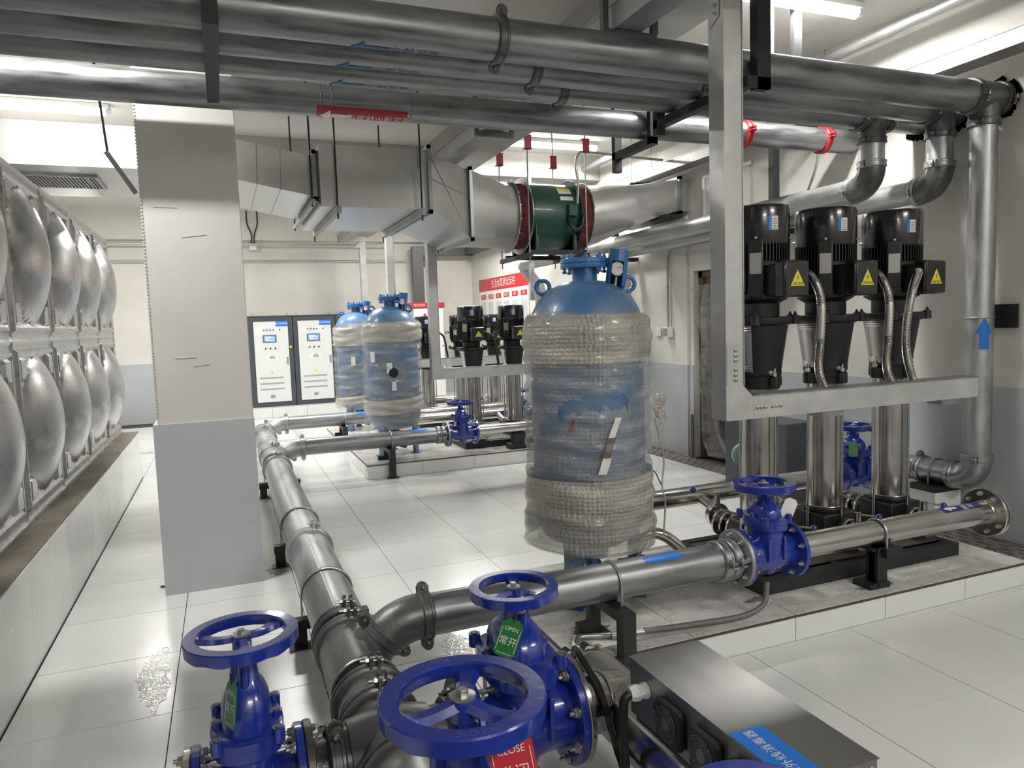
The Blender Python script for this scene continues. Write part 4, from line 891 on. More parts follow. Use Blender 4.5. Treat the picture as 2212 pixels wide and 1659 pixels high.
# ================================================================== PRESSURE TANKS
def tank(label, wmat, bmat, bands, patch=True, detail=True):
    t = thing('pressure_tank', label, 'pressure tank', (0, 0, 0)); R = 0.300
    b = MB(); b.lathe([(0.05, 0.27), (0.18, 0.29), (0.26, 0.34), (R, 0.42), (R, 1.44), (0.285, 1.53), (0.25, 1.595), (0.19, 1.65), (0.11, 1.685), (0.05, 1.69)], n=56)
    b.build('vessel', tdome, t)
    MB().cyl((0,0,1.67), (0,0,1.77), 0.066, n=30).build('neck', tblue, t)
    f = MB().lathe([(0.05, 1.755), (0.125, 1.755), (0.127, 1.758), (0.127, 1.776), (0.12, 1.778), (0.12, 1.781), (0.127, 1.783), (0.127, 1.802), (0.12, 1.806), (0.01, 1.808)], n=40).build('top_flange', tblue, t)
    ring_bolts(f, (0,0,1.805), (0,0,1), 0.105, 8, 0.013, tblue, 0.062, PI/8)
    # gauge in a cut pipe shroud
    gc = V(0.115, -0.12, 1.655); ga = V(0.14, -0.03, 1.0).normalized(); vdir = V(-0.45, -0.89, 0.0)
    sh = MB(); n = 30; a_, u_, w_ = basis(ga); vs = []; open_c = math.atan2(vdir.dot(w_), vdir.dot(u_))
    for h_ in (0.0, 0.19):
        for rr in (0.052, 0.048):
            for i in range(n+1):
                gap = 0.55 if h_ < 0.1 else 0.0; a = open_c+gap+(2*PI-2*gap)*i/n; vs.append(gc+ga*h_+(u_*math.cos(a)+w_*math.sin(a))*rr)
    m_ = n+1; fs = []
    sh = MB()
    def shell(h0, h1, gap):
        def fo(r):
            def q(u, v): a = open_c+gap+(2*PI-2*gap)*u; return gc+ga*(h0+(h1-h0)*v)+(u_*math.cos(a)+w_*math.sin(a))*r
            return q
        sh.grid(fo(0.053), n, 1); sh.grid(fo(0.048), n, 1)
        def rim(u, v): a = open_c+gap+(2*PI-2*gap)*u; return gc+ga*h1+(u_*math.cos(a)+w_*math.sin(a))*(0.048+0.005*v)
        sh.grid(rim, n, 1)
    shell(0.0, 0.125, 0.62); shell(0.125, 0.185, 0.0)
    so = sh.build('gauge_shroud', tblue, t)
    gp = gc+ga*0.085+vdir*0.012
    MB().lathe([(0.036, 0), (0.039, 0.004), (0.039, 0.02), (0.034, 0.024)], gp, vdir+V(0,0,0.15), 28).build('gauge_case', steel, so)
    go = MB().lathe([(0.034, 0.0), (0.034, 0.0005)], gp+(vdir+V(0,0,0.15)).normalized()*0.0242, vdir+V(0,0,0.15), 28).build('gauge_face', paper, so)
    nd = (vdir+V(0,0,0.15)).normalized(); MB().cyl(gp+nd*0.0255, gp+nd*0.0255+V(0.02,-0.012,0.008), 0.0012, n=6).build('gauge_needle', rubber, so)
    MB().cyl(gc+ga*(-0.03), gc+ga*0.06, 0.012, n=12).build('gauge_stem', zinc, so)
    for a in (PI*0.82, PI*1.82):
        d = V(math.cos(a), math.sin(a), 0); p = d*0.225+V(0,0,1.665)
        MB().torus(p, (0.35, 0.9, 0), 0.036, 0.011, 28, 10).cyl(p-V(0,0,0.05)-d*0.0, p-V(0,0,0.035), 0.014, n=10).build('lifting_eye', tblue, t)
    for a in (1.22*PI, 1.80*PI, 0.5*PI):
        d = V(math.cos(a), math.sin(a), 0); e = V(-d.y, d.x, 0)
        lg = MB(); lg.obox(d*0.255+V(0,0,0.235), (0.012, 0.085, 0.47), axes=(d, e, V(0,0,1))); lg.obox(d*0.225+e*0.037+V(0,0,0.235), (0.06, 0.012, 0.47), axes=(d, e, V(0,0,1)))
        lg.build('leg', mat('scuffed_leg_paint', (0.05, 0.16, 0.34), 0.5, noise=1, nscale=45, col2=(0.28, 0.32, 0.34)), t, 0)
        MB().obox(d*0.245+V(0,0,0.004), (0.10, 0.12, 0.008), axes=(d, e, V(0,0,1))).build('foot', tblue, t, 0)
    MB().cyl((0,0,0.16), (0,0,0.29), 0.045, n=24).lathe([(0.02, 0.205), (0.095, 0.205), (0.095, 0.245), (0.02, 0.245)], n=30).build('bottom_nozzle', tblue, t)
    MB().tube(arc_pts((0.12, 0, 0.20), (-1,0,0), (0,0,-1), 0.12, 0, PI/2, 8), 0.043, 20).build('bottom_elbow', mat('dark_blue_nozzle', (0.02, 0.07, 0.14), 0.5), t)
    # wrapping: loose wavy film with layered bands
    rnd = random.Random(label); ph = [rnd.uniform(0, 6.28) for _ in range(12)]
    def rad(a, z):
        return (0.334+0.006*math.sin(3*a+ph[0]+2.2*z)+0.0045*math.sin(z*46+2*math.sin(a*2+ph[1])+ph[2])+0.0035*math.sin(z*83+1.6*math.sin(a*3+ph[3]))+0.004*math.sin(5*a+ph[4]-3*z)
                + 0.010*math.exp(-((z-1.02)/0.035)**2)*(0.6+0.4*math.sin(4*a+ph[5])) + 0.012*math.exp(-((z-0.33)/0.12)**2))
    z0, z1 = 0.30, 1.515
    hole = (0.995, 1.065, 1.20*PI, 1.55*PI)
    wb_ = MB(); nu, nv = (260, 200) if patch else (128, 110); vs = []; fs = []
    for j in range(nv+1):
        for i in range(nu):
            a = 2*PI*i/nu; z = z0+(z1-z0)*j/nv; zz = z+(0.012*math.sin(a+ph[6])+0.005*math.sin(4*a+ph[7]) if j in (0, nv) else 0)
            r = rad(a, z); r = r-0.03*max(0, (z-1.46)/0.055)**2; vs.append(V(r*math.cos(a), r*math.sin(a), zz))
    for j in range(nv):
        for i in range(nu):
            a = 2*PI*(i+0.5)/nu; z = z0+(z1-z0)*(j+0.5)/nv
            if patch:
                e = 0.012*math.sin(a*23+ph[8])+0.008*math.sin(a*41)
                if hole[2] < a < hole[3] and hole[0]+e < z-0.05*math.sin((a-hole[2])*2.2) < hole[1]+e*0.6: continue
            fs.append((j*nu+i, j*nu+(i+1) % nu, (j+1)*nu+(i+1) % nu, (j+1)*nu+i))
    wb_.add(vs, fs).build('film_wrap', wmat, t, smooth=60)
    for (za, zb, tilt, da, *mm) in bands:
        def bf(u, v):
            a = 2*PI*u; z = za+(zb-za)*v+tilt*math.sin(a+da); z = max(z0, min(z1, z)); r = rad(a, z)+0.004+0.006*math.sin(PI*v); r = r-0.03*max(0, (z-1.46)/0.055)**2; return V(r*math.cos(a), r*math.sin(a), z)
        MB().grid(bf, 96, 14, True).build('wrap_band', mm[0] if mm else bmat, t, smooth=60)
    return t, rad
T1, rad1 = tank('big blue pressure tank wrapped in bubble wrap beside the near pumps', wrap_b, wrap_band, ((1.27, 1.515, 0.004, 0), (0.48, 0.68, 0.012, 2.0), (0.30, 0.50, 0.0, 0.0, wrap_mid)))
# loose pieces on the wrap of the near tank
def wpatch(name, m, a0, a1, z0, z1, skew, lift=0.014):
    def f(u, v):
        a = a0+(a1-a0)*u+skew*v; z = z0+(z1-z0)*v; r = rad1(a, z)+lift; return V(r*math.cos(a), r*math.sin(a), z)
    return MB().grid(f, 12, 12).build(name, m, T1)
wpatch('tape_strip', paper, 1.435*PI, 1.465*PI, 0.90, 1.0, 0.10); wpatch('tape_strip', mat('brown_tape', (0.16, 0.13, 0.12), 0.5), 1.405*PI, 1.44*PI, 0.80, 0.90, 0.10); wpatch('tape_strip', paper, 1.385*PI, 1.425*PI, 0.72, 0.80, 0.08)
wpatch('red_mark', red, 1.255*PI, 1.265*PI, 0.93, 0.99, 0.06, 0.006)
T1.location = (1.80, 3.45, 0.135)
fl = MB()
def _flap(u, v): r = 0.36+0.05*u+0.02*math.sin(v*9); a = 1.86*PI+0.10*u; return V(r*math.cos(a), r*math.sin(a), 1.06-0.13*v+0.03*math.sin(u*7+v*3))
fl.grid(_flap, 8, 10).build('loose_flap', wrap_band, T1, smooth=60)
MB().tube(spline([(0.315, -0.16, 0.95), (0.35, -0.17, 0.80), (0.37, -0.16, 0.70), (0.35, -0.17, 0.58), (0.375, -0.16, 0.48), (0.36, -0.16, 0.30)], 6), 0.005, 6).build('hanging_strip', wrap_band, T1)
T2, _r = tank('film wrapped blue tank, the nearer of the two far ones', wrap_s, wrap_sb, ((1.30, 1.51, 0.01, 0), (0.50, 0.66, 0.03, 1.0)), False)
T2.location = (1.80, 8.28, 0.155)
T3, _r = tank('film wrapped blue tank, the farther one partly hidden by its neighbour', wrap_s, wrap_sb, ((1.22, 1.48, 0.01, 0), (0.40, 0.50, 0.03, 2.0)), False)
T3.location = (1.80, 10.55, 0.15)
for t_, ang in ((T2, 1.40*PI), (T2, 1.22*PI), (T3, 1.38*PI)):
    d = V(math.cos(ang), math.sin(ang), 0); e = V(-d.y, d.x, 0)
    MB().obox(d*0.347+V(0,0,1.0+0.13*(ang < 1.3*PI)), (0.004, 0.06, 0.12), axes=(d, e, V(0,0,1))).build('paper_note', paper, t_, 0)
d = V(math.cos(1.44*PI), math.sin(1.44*PI), 0); e = V(-d.y, d.x, 0)
MB().lathe([(0.055, 0), (0.05, 0.01), (0.03, 0.012)], d*0.342+V(0,0,0.95), d, 10).build('torn_opening', dark, T2); MB().obox(d*0.348+V(0,0,0.80), (0.004, 0.05, 0.10), axes=(d, e, V(0,0,1))).build('paper_note', paper, T2, 0)
# braided hose from tank to header
hs = thing('braided_hose', 'thick braided steel hose arching from the big tank to the pump skid', 'hose', (2.2, 3.5, 0.14))
MB().tube(spline([(2.08, 3.46, 0.30), (2.16, 3.45, 0.40), (2.26, 3.42, 0.38), (2.36, 3.38, 0.28), (2.44, 3.36, 0.17)], 10), 0.032, 16).build('hose', steel, hs)
b_ = thing('hose_block', 'black steel block behind the right leg of the big tank', 'bracket', (2.12, 3.55, 0.135))
MB().box(2.05, 2.22, 3.50, 3.60, 0.135, 0.23).box(2.10, 2.14, 3.53, 3.57, 0.23, 0.42).build('block', blk_steel, b_, 0)
# ================================================================== CABLE TRUNKING
def trunk(label, x, y, zb, zt, x1, w_=0.105, d_=0.117, near=False):
    t = thing('cable_trunking', label, 'cable trunking', (x, y, zb))
    z1 = zb+0.115
    MB().box(x, x+w_, y, y+d_, z1+0.06, zt).build('upright', trunk_m, t, 0)
    MB().box(x+w_+0.06, x1, y, y+d_, zb, z1).build('crosspiece', trunk_m, t, 0)
    c = 0.06
    MB().prism([(0, 0), (w_+c, 0), (w_+c, 0.115), (w_, 0.115+c), (0, 0.115+c)], (x, y+d_, zb), (1,0,0), (0,0,1), d_).build('corner_piece', trunk_m, t, 0)
    MB().box(x+w_, x+w_+0.006, y-0.004, y+d_, z1+0.06, zt).box(x+w_+0.06, x1, y-0.004, y+d_, z1, z1+0.006).build('cover_edge', galv, t, 0)
    if near:
        p = MB().box(x+0.004, x+0.07, y-0.003, y, z1+0.065, z1+0.27).build('splice_plate', trunk_m, t, 0)
        for k in range(6): inst('bolt', bolt_mesh(0.0085, zinc), p, (x+0.055, y-0.003, z1+0.09+0.026*k+(0.02 if k > 2 else 0)), (0,-1,0))
        p = MB().box(x+w_+0.065, x+w_+0.26, y-0.003, y, zb+0.008, zb+0.075).build('splice_plate', trunk_m, t, 0)
        for k in range(6): inst('bolt', bolt_mesh(0.0085, zinc), p, (x+w_+0.085+0.026*k+(0.02 if k > 2 else 0), y-0.003, zb+0.055), (0,-1,0))
        p = MB().prism([(0, 0), (0.07, 0.04), (0.07, 0.35), (0, 0.35)], (x-0.003, y+d_-0.02, 3.02), (0,-1,0), (0,0,1), 0.003).build('splice_plate', trunk_m, t, 0)
        for k in range(4): inst('bolt', bolt_mesh(0.009, zinc), p, (x-0.004, y+d_-0.065, 3.075+0.04*k), (-1,0,0))
        for xx in (2.95, 3.85): MB().box(xx, xx+0.16, y+0.01, y+d_-0.01, zb-0.03, zb).build('clip', galv, t, 0)
    return t
trunk('galvanized trunking post standing in front with crosspiece before the near pumps', 2.318, 2.95, 1.088, 3.60, 4.14, near=True)
trunk('galvanized trunking post before the middle pump row, behind the wrapped tank', 2.17, 7.90, 1.00, 3.25, 4.0, 0.095, 0.11)
trunk('galvanized trunking post before the farthest pump row', 2.17, 10.02, 1.02, 3.25, 4.0, 0.095, 0.11)
t = thing('cable_trunking', 'bright trunking dropping from the ceiling tray to the far cabinets', 'cable trunking', (2.5, 13.8, 1.9))
MB().box(2.47, 2.58, 13.72, 13.84, 1.88, 3.20).build('upright', trunk_m, t, 0); MB().box(2.10, 2.58, 13.72, 13.84, 3.205, 3.31).build('top_piece', trunk_m, t, 0)
MB().prism([(0, 0), (0.10, 0.1), (0.10, 0), ], (2.37, 13.72, 3.10), (1,0,0), (0,0,1), -0.11).build('gusset', trunk_m, t, 0)
# ceiling trays along the room
t = thing('cable_tray', 'grey cable tray hung beside the ceiling beam running to the far wall', 'cable tray', (2.18, 5, 3.2))
MB().box(2.09, 2.265, -2.5, 13.9, 3.20, 3.212).build('tray_bottom', tray_m, t, 0)
MB().box(2.09, 2.095, -2.5, 13.9, 3.212, 3.325).box(2.26, 2.265, -2.5, 13.9, 3.212, 3.325).build('tray_sides', tray_m, t, 0)
MB().box(2.085, 2.27, -2.5, 13.9, 3.325, 3.333).build('tray_cover', tray_m, t, 0)
for k, (y, nm) in enumerate(((3.6, 'above the near pipes'), (5.75, 'left of the bright far lamp'), (11.2, 'above the farthest pumps'))):
    s = thing('tray_hanger', 'dark grey trapeze hanger of the ceiling tray %s' % nm, 'hanger', (2.18, y, 3.15))
    MB().box(2.02, 2.36, y-0.02, y+0.02, 3.155, 3.197).build('cross_bar', tray_dk, s, 0)
    for x in (2.02, 2.335): MB().box(x, x+0.035, y-0.018, y+0.018, 3.197, ZC).build('drop_bar', tray_dk, s, 0)
t = thing('cable_tray', 'grey cable tray along the top of the right wall', 'cable tray', (4.75, 5, 3.22))
MB().box(4.66, 4.85, -2.4, 9.4, 3.225, 3.325).build('tray_body', tray_m, t, 0)
MB().box(4.655, 4.855, -2.4, 9.4, 3.325, 3.333).build('tray_cover', tray_m, t, 0); MB().prism([(0, 0), (0.3, 0.12), (0.3, -0.12)], (4.66, 9.4, 3.27), (0,1,0), (0,0,1), 0.19).build('end_bend', tray_m, t, 0)
for k, (y, nm) in enumerate(((4.9, 'over the vertical near pipes'), (7.6, 'past the green fan'))):
    s = thing('tray_hanger', 'black arm and rods carrying the right wall tray %s' % nm, 'hanger', (4.75, y, 3.2))
    MB().box(4.60, 4.92, y-0.02, y+0.02, 3.185, 3.222).build('arm', blk_steel, s, 0)
    for x in (4.62, 4.90): MB().cyl((x, y, 3.2), (x, y, ZC), 0.006, n=8).build('rod', zinc, s)
t = thing('cable_tray', 'dark grey cable tray on the far wall bending down to the white cabinet', 'cable tray', (3.7, 14.3, 2.1))
MB().box(3.62, 3.84, 14.32, 14.43, 2.08, 3.02).build('down_run', tray_dk, t, 0); MB().box(3.62, 4.90, 14.32, 14.43, 3.02, 3.20).build('cross_run', tray_dk, t, 0)
MB().box(4.72, 4.92, 12.0, 14.32, 3.05, 3.17).build('side_run', tray_dk, t, 0); MB().prism([(0, 0), (0.2, 0.2), (0.2, 0)], (3.84, 14.43, 2.9), (1,0,0), (0,0,1), 0.11).build('gusset', tray_dk, t, 0)
tag(MB().cyl((-4.0, 14.42, 3.22), (3.2, 14.42, 3.22), 0.016, n=10).build('wall_conduit', zinc), 'thin metal conduit along the far wall below the beam', 'conduit')
tag(MB().cyl((-4.0, 14.5, 2.93), (3.55, 14.5, 2.93), 0.013, n=10).build('wall_conduit', galv), 'lower thin conduit along the far wall', 'conduit')
jb = thing('junction_box', 'small white junction box with black cables on the far wall', 'junction box', (0.62, 14.5, 3.2))
MB().box(0.56, 0.69, 14.46, 14.54, 3.12, 3.25).build('box', white, jb, bev=0.006)
for x in (0.60, 0.65): MB().tube(spline([(x, 14.45, 3.25), (x+0.01, 14.42, 3.4), (x+(-0.06 if x < 0.62 else 0.07), 14.40, 3.6), (x+(-0.06 if x < 0.62 else 0.07), 14.40, 3.83)], 6), 0.012, 8).build('cable', rubber, jb)

# ================================================================== OVERHEAD PIPES
def xpipe(label, y, z, r, x0, x1, cps, cm=None, tee=None, hole=True):
    t = thing('overhead_pipe', label, 'pipe', ((x0+x1)/2, y, z))
    MB().cyl((x0, y, z), (x1, y, z), r, n=40).build('pipe_section', galv_long_x, t)
    for x in cps: coupling(t, (x, y, z), (1,0,0), r, (0, -0.5, 0.86) if cm is None else (0, -1, 0.1), cm or cast_iron, 0.052, cm or cast_iron)
    if tee:
        MB().cyl((tee-0.13, y, z), (tee+0.13, y, z), r*1.05, n=40).cyl((tee, y, z), (tee, y, z-0.17), 0.088*1.05, n=36).build('tee', cast_iron, t, smooth=50)
        for x in (tee-0.135, tee+0.125): coupling(t, (x, y, z), (1,0,0), r, (0, -1, -0.3), cast_iron, 0.05)
        coupling(t, (tee, y, z-0.165), (0,0,1), 0.086, (-1, -0.5, 0), cast_iron, 0.05)
    return t
AY, BY, CY, DY = 3.42, 3.73, 4.00, 4.65
pa = xpipe('front overhead pipe, thickest of the row under the ceiling', AY, 3.0, 0.10, -4.1, 4.94, (1.34, 2.62), None, 4.80)
pb = xpipe('second overhead pipe of the row, turning down beside the riser', BY, 3.0, 0.088, -4.1, 4.94, (1.66,), None, 4.79)
pc = xpipe('third overhead pipe of the row, turning down left of the others', CY, 3.0, 0.088, -4.1, 4.94, (1.955,), None, 4.445)
pd = xpipe('fire main overhead pipe with red couplings and red label', DY, 3.01, 0.093, -4.1, 4.94, (3.83, 4.62), red, None)
wh = mat('dark_wall_hole', (0.02, 0.018, 0.016), 0.9)  # dark of the pipe hole is put into a flat disc's colour
for y in (AY, BY, CY):
    o = MB()
    n = 44; o.lathe([(0.001, 0), (0.140, 0)], (XR-0.0135, y, 3.0), (-1,0,0), n); o.v = [p+V(0, random.uniform(-0.02, 0.02), random.uniform(-0.02, 0.02)) if abs((p-V(XR-0.0135, y, 3.0)).length) > 0.1 else p for p in o.v]
    o.build('pipe_sleeve_hole', wh, wr, 0)
def drop(parent, x, y, zt, ze, y_end, tail):
    r = 0.0865
    MB().cyl((x, y, zt), (x, y, ze+0.14), r, n=36).build('drop_section', galv_long_z, parent)
    MB().tube([V(x, y, ze+0.17)]+arc_pts((x, y+0.14, ze+0.14), (0,-1,0), (0,0,-1), 0.14, 0, PI/2, 10)+[V(x, y+0.17, ze)], r*1.08, 32).build('elbow', cast_iron, parent)
    coupling(parent, (x, y, ze+0.16), (0,0,1), r, (-1, -0.4, 0), galv); coupling(parent, (x, y+0.17, ze), (0,1,0), r, (-1, 0, -0.2), galv)
    MB().cyl((x, y+0.17, ze), (x, y_end, ze), r, n=36).build('pipe_section', galv_long_y, parent)
    MB().tube([V(x, y_end, ze)]+tail, r*1.03, 24).build('tail_bend', galv, parent)
drop(pc, 4.445, CY, 2.86, 2.51, 10.5, [V(4.47, 10.62, 2.49), V(4.52, 10.68, 2.44), V(4.66, 10.68, 2.28), V(4.74, 10.66, 2.18), V(4.76, 10.65, 2.10), V(4.76, 10.65, 0.3)])
drop(pb, 4.79, BY, 2.86, 2.47, 8.15, [V(4.79, 8.27, 2.45), V(4.79, 8.30, 2.38), V(4.79, 8.30, 0.3)])
# flow marks on the overhead pipes
def arrow_x(parent, y, z, r, xt, xb, ang, m, txt, tm, size, txc, back=None):
    def shp(f):
        h_ = (0.052*f/0.33+0.0004) if f < 0.33 else 0.022; return (ang*r-h_, ang*r+h_)
    if back:
        def bk(u, v): return cyl_pt((0, y, z), (1,0,0), (0,0,-1), r+0.0012, back[0]+(back[1]-back[0])*u, ang*r-back[2]/2+back[2]*v)
        MB().grid(bk, 2, 10).build('label_strip', dred, parent)
    cyl_patch(shp, (0, y, z), (1,0,0), (0,0,-1), r, xt, xb, m, parent, 'flow_arrow', lift=0.002)
    cyl_text(txt, size, (0, y, z), (1,0,0), (0,0,-1), r, txc, ang*r, tm, parent, flip=True, lift=0.0026)
arrow_x(pa, AY, 3.0, 0.10, 0.62, 0.80, 0.10, bspray, '高区给水', bspray, 0.062, 0.92)
arrow_x(pb, BY, 3.0, 0.088, 0.60, 0.78, 0.12, bspray, '中区给水', bspray, 0.062, 0.90)
arrow_x(pc, CY, 3.0, 0.088, 0.61, 0.79, 0.10, bspray, '低区给水', bspray, 0.062, 0.91)
arrow_x(pd, DY, 3.01, 0.093, 0.63, 0.82, -0.20, white, '低区消火栓管道', white, 0.058, 0.995, (0.612, 1.17, 0.15))
for (x, y, r) in ((0.635, DY, 0.093), (0.70, DY, 0.093), (1.19, DY, 0.093)):
    MB().torus((x, y, 3.01), (1,0,0), r, 0.003, 36, 6).build('mark_ring', tray_dk, pd)
# supports of the overhead pipes
s = thing('pipe_hanger', 'black channel hanger crossing under the overhead pipes at left', 'hanger', (0.03, 3.9, 2.85))
MB().box(0.0, 0.062, 3.24, 4.29, 2.845, 2.898).build('channel', blk_steel, s, 0)
MB().box(0.0, 0.062, 3.20, 3.25, 2.84, ZC).build('drop_bar', blk_steel, s, 0); MB().box(0.0, 0.062, 4.25, 4.295, 2.898, ZC).build('drop_bar', blk_steel, s, 0)
s = thing('pipe_hanger', 'black channel hanger crossing under the overhead pipes behind the trunking post', 'hanger', (2.72, 3.7, 2.85))
MB().box(2.70, 2.76, 3.26, 4.16, 2.845, 2.898).build('channel', blk_steel, s, 0)
MB().box(2.77, 2.86, 3.24, 3.30, 2.84, 3.399).box(2.70, 2.86, 3.24, 3.26, 2.84, 2.90).build('drop_bar', blk_steel, s, 0); MB().box(2.70, 2.76, 4.11, 4.16, 2.80, 3.399).build('drop_bar', blk_steel, s, 0)
s = thing('pipe_hanger', 'black channel hanger of the fire main behind the trunking post', 'hanger', (2.92, 4.8, 2.8))
MB().box(2.90, 2.96, 4.50, 4.545, 2.85, ZC).build('drop_bar', blk_steel, s, 0); MB().box(2.90, 2.96, 4.50, 5.05, 2.845, 2.90).build('channel', blk_steel, s, 0); MB().box(2.90, 2.96, 5.0, 5.05, 2.75, ZC).build('drop_bar', blk_steel, s, 0)
s = thing('pipe_hanger', 'pair of hanger bars under the near ceiling lamp', 'hanger', (3.8, 4.2, 2.9))
MB().box(3.66, 3.70, 4.16, 4.20, 3.02, ZC).build('drop_bar', tray_m, s, 0); MB().box(3.88, 3.95, 4.16, 4.20, 3.02, ZC).build('drop_bar', blk_steel, s, 0); MB().box(3.66, 3.95, 4.16, 4.20, 2.99, 3.02).build('cross_bar', blk_steel, s, 0)
for (y, nm) in ((5.2, 'beside the near pump tops'), (8.0, 'past the green fan')):
    s = thing('pipe_hanger', 'black wall frame carrying the pipes along the right wall %s' % nm, 'hanger', (4.62, y, 2.3))
    MB().box(4.585, 4.655, y-0.03, y+0.03, 2.30, 3.22).build('upright', blk_steel, s, 0); MB().box(4.33, 4.93, y-0.03, y+0.03, 2.33, 2.378).build('arm', blk_steel, s, 0)
tag(MB().cyl((4.70, -2.4, 3.66), (4.70, 9.0, 3.66), 0.046, n=24).build('ceiling_pipe', galv_long_y), 'slim galvanized pipe high along the right wall under the ceiling', 'pipe')
tag(MB().tube(spline([(4.66, 4.72, 2.93), (4.70, 4.80, 2.80), (4.72, 4.90, 2.66), (4.72, 4.95, 2.60)], 6), 0.012, 8).build('thin_tube', zinc), 'thin metal tube dropping from the red coupled fire main', 'tube')

# ================================================================== AIR DUCT WITH FAN
def ring_rect(x, y0, y1, z0, z1, n=40):
    yc, zc = (y0+y1)/2, (z0+z1)/2; hy, hz = (y1-y0)/2, (z1-z0)/2; out = []
    for i in range(n):
        a = 2*PI*i/n+PI/4; c, s_ = math.cos(a), math.sin(a); k = 1/max(abs(c), abs(s_)); out.append(V(x, yc+hy*c*k, zc+hz*s_*k))
    return out
def ring_circ(x, yc, zc, r, n=40): return [V(x, yc+r*math.cos(2*PI*i/n+PI/4), zc+r*math.sin(2*PI*i/n+PI/4)) for i in range(n)]
def loft(name, rings, m, parent, smooth=25):
    n = len(rings[0]); mb = MB(); mb.add([p for r in rings for p in r], [(j*n+i, (j+1)*n+i, (j+1)*n+(i+1) % n, j*n+(i+1) % n) for j in range(len(rings)-1) for i in range(n)])
    return mb.build(name, m, parent, smooth)
du = thing('air_duct', 'galvanized sheet steel air duct from the left, with square box section', 'air duct', (1.0, 7.3, 2.7))
MB().box(-4.1, -0.02, 6.60, 8.00, 2.945, 3.275).build('straight_section', sheet, du, 0)
for x in (-0.55, -0.98, -1.42, -1.86, -2.3): MB().box(x, x+0.006, 6.596, 8.004, 2.941, 3.279).build('seam', sheet, du, 0)
loft('sloping_section', [ring_rect(-0.02, 6.60, 8.0, 2.93, 3.265), ring_rect(0.80, 6.55, 7.98, 2.765, 3.105)], sheet, du)
for f in (0.22, 0.45, 0.68):
    x = -0.02+0.82*f; y = 6.60-0.05*f; zb, zt = 2.93-0.165*f, 3.265-0.16*f
    MB().beam((x, y-0.002, zb), (x+0.012, y-0.002, zt), 0.010, 0.004, up=(0,-1,0)).build('seam', galv, du, 0)
    MB().beam((x, y, zb-0.002), (x, y+1.4, zb-0.002), 0.010, 0.004).build('seam', galv, du, 0)
for (a, b_) in (((1.85, 6.515, 3.17), (2.29, 6.775, 2.47)), ((1.85, 6.515, 2.95), (2.29, 6.775, 2.85))): MB().beam(a, b_, 0.006, 0.003, up=(0.4,-1,0)).build('crease', galv, du, 0)
MB().box(0.86, 1.815, 6.50, 8.10, 2.67, 3.20).build('box_section', sheet, du, 0)
loft('funnel_section', [ring_rect(0.815, 6.55, 7.98, 2.765, 3.105), ring_rect(0.86, 6.50, 8.10, 2.67, 3.20)], sheet, du)
for (x, y0, y1, z0, z1) in ((0.80, 6.50, 8.03, 2.72, 3.15), (1.815, 6.46, 8.14, 2.63, 3.24), (2.30, 6.74, 7.94, 2.42, 3.13)):
    w4 = 0.035
    MB().box(x, x+0.03, y0, y1, z1-w4, z1).box(x, x+0.03, y0, y1, z0, z0+w4).box(x, x+0.03, y0, y0+w4, z0, z1).box(x, x+0.03, y1-w4, y1, z0, z1).build('joint_frame', galv, du, 0)
loft('offset_section', [ring_rect(1.845, 6.52, 8.08, 2.69, 3.18), ring_rect(2.30, 6.78, 7.90, 2.455, 3.10)], sheet, du)
FY, FZC, FR = 7.30, 2.745, 0.350
loft('square_to_round', [ring_rect(2.33, 6.78, 7.90, 2.455, 3.10)]+[[a.lerp(b_, f) for a, b_ in zip(ring_rect(2.33, 6.78, 7.90, 2.455, 3.10), ring_circ(2.90, FY, FZC, FR))] for f in (0.5,)]+[ring_circ(2.90, FY, FZC, FR)], sheet, du, 18)
flange(du, (2.90, FY, FZC), (1,0,0), FR-0.01, FR+0.035, 0.012, galv, 16, 0.008, 'round_flange', zinc)
# grille in the underside
gr = thing('air_grille', 'white louvred air grille under the left end of the duct', 'grille', (-1.16, 7.2, 2.94))
MB().box(-1.45, -0.88, 6.93, 6.96, 2.925, 2.944).box(-1.45, -0.88, 7.44, 7.47, 2.925, 2.944).box(-1.45, -1.42, 6.96, 7.44, 2.925, 2.944).box(-0.91, -0.88, 6.96, 7.44, 2.925, 2.944).build('frame', galv, gr, 0)
sl = MB().box(0, 0.007, 6.96, 7.44, 0, 0.014).mesh('slat', V(0, 7.2, 0), 0); sl.materials.append(white)
for k in range(19): inst('slat', sl, gr, (-1.41+0.0265*k, 7.2, 2.926))
MB().box(-1.42, -0.91, 6.96, 7.44, 2.9435, 2.9448).build('throat', dark, gr, 0)
# fan
fan = thing('duct_fan', 'dark green round duct fan with maroon canvas collars', 'fan', (3.3, FY, 2.3))
loft('casing', [ring_circ(3.03, FY, FZC, FR*0.97), ring_circ(3.06, FY, FZC, FR*1.0), ring_circ(3.56, FY, FZC, FR*1.0), ring_circ(3.60, FY, FZC, FR*0.97)], green, fan)
for x in (3.035, 3.60): flange(fan, (x, FY, FZC), (1,0,0), FR*0.9, FR+0.05, 0.012, galv if x < 3.2 else green, 16, 0.008, 'casing_flange', zinc)
def canv(x0, x1):
    n = 96; rings = []
    for j in range(7):
        f = j/6; x = x0+(x1-x0)*f; rings.append([V(x, FY+(FR-0.005-0.03*math.sin(PI*f)*(0.6+0.4*math.sin(i*0.9)+0.3*math.sin(i*2.3)))*math.cos(2*PI*i/n), FZC+(FR-0.005-0.03*math.sin(PI*f)*(0.6+0.4*math.sin(i*0.9)+0.3*math.sin(i*2.3)))*math.sin(2*PI*i/n)) for i in range(n)])
    loft('canvas_collar', rings, canvas, fan, 60)
canv(2.908, 3.028); canv(3.608, 3.745)
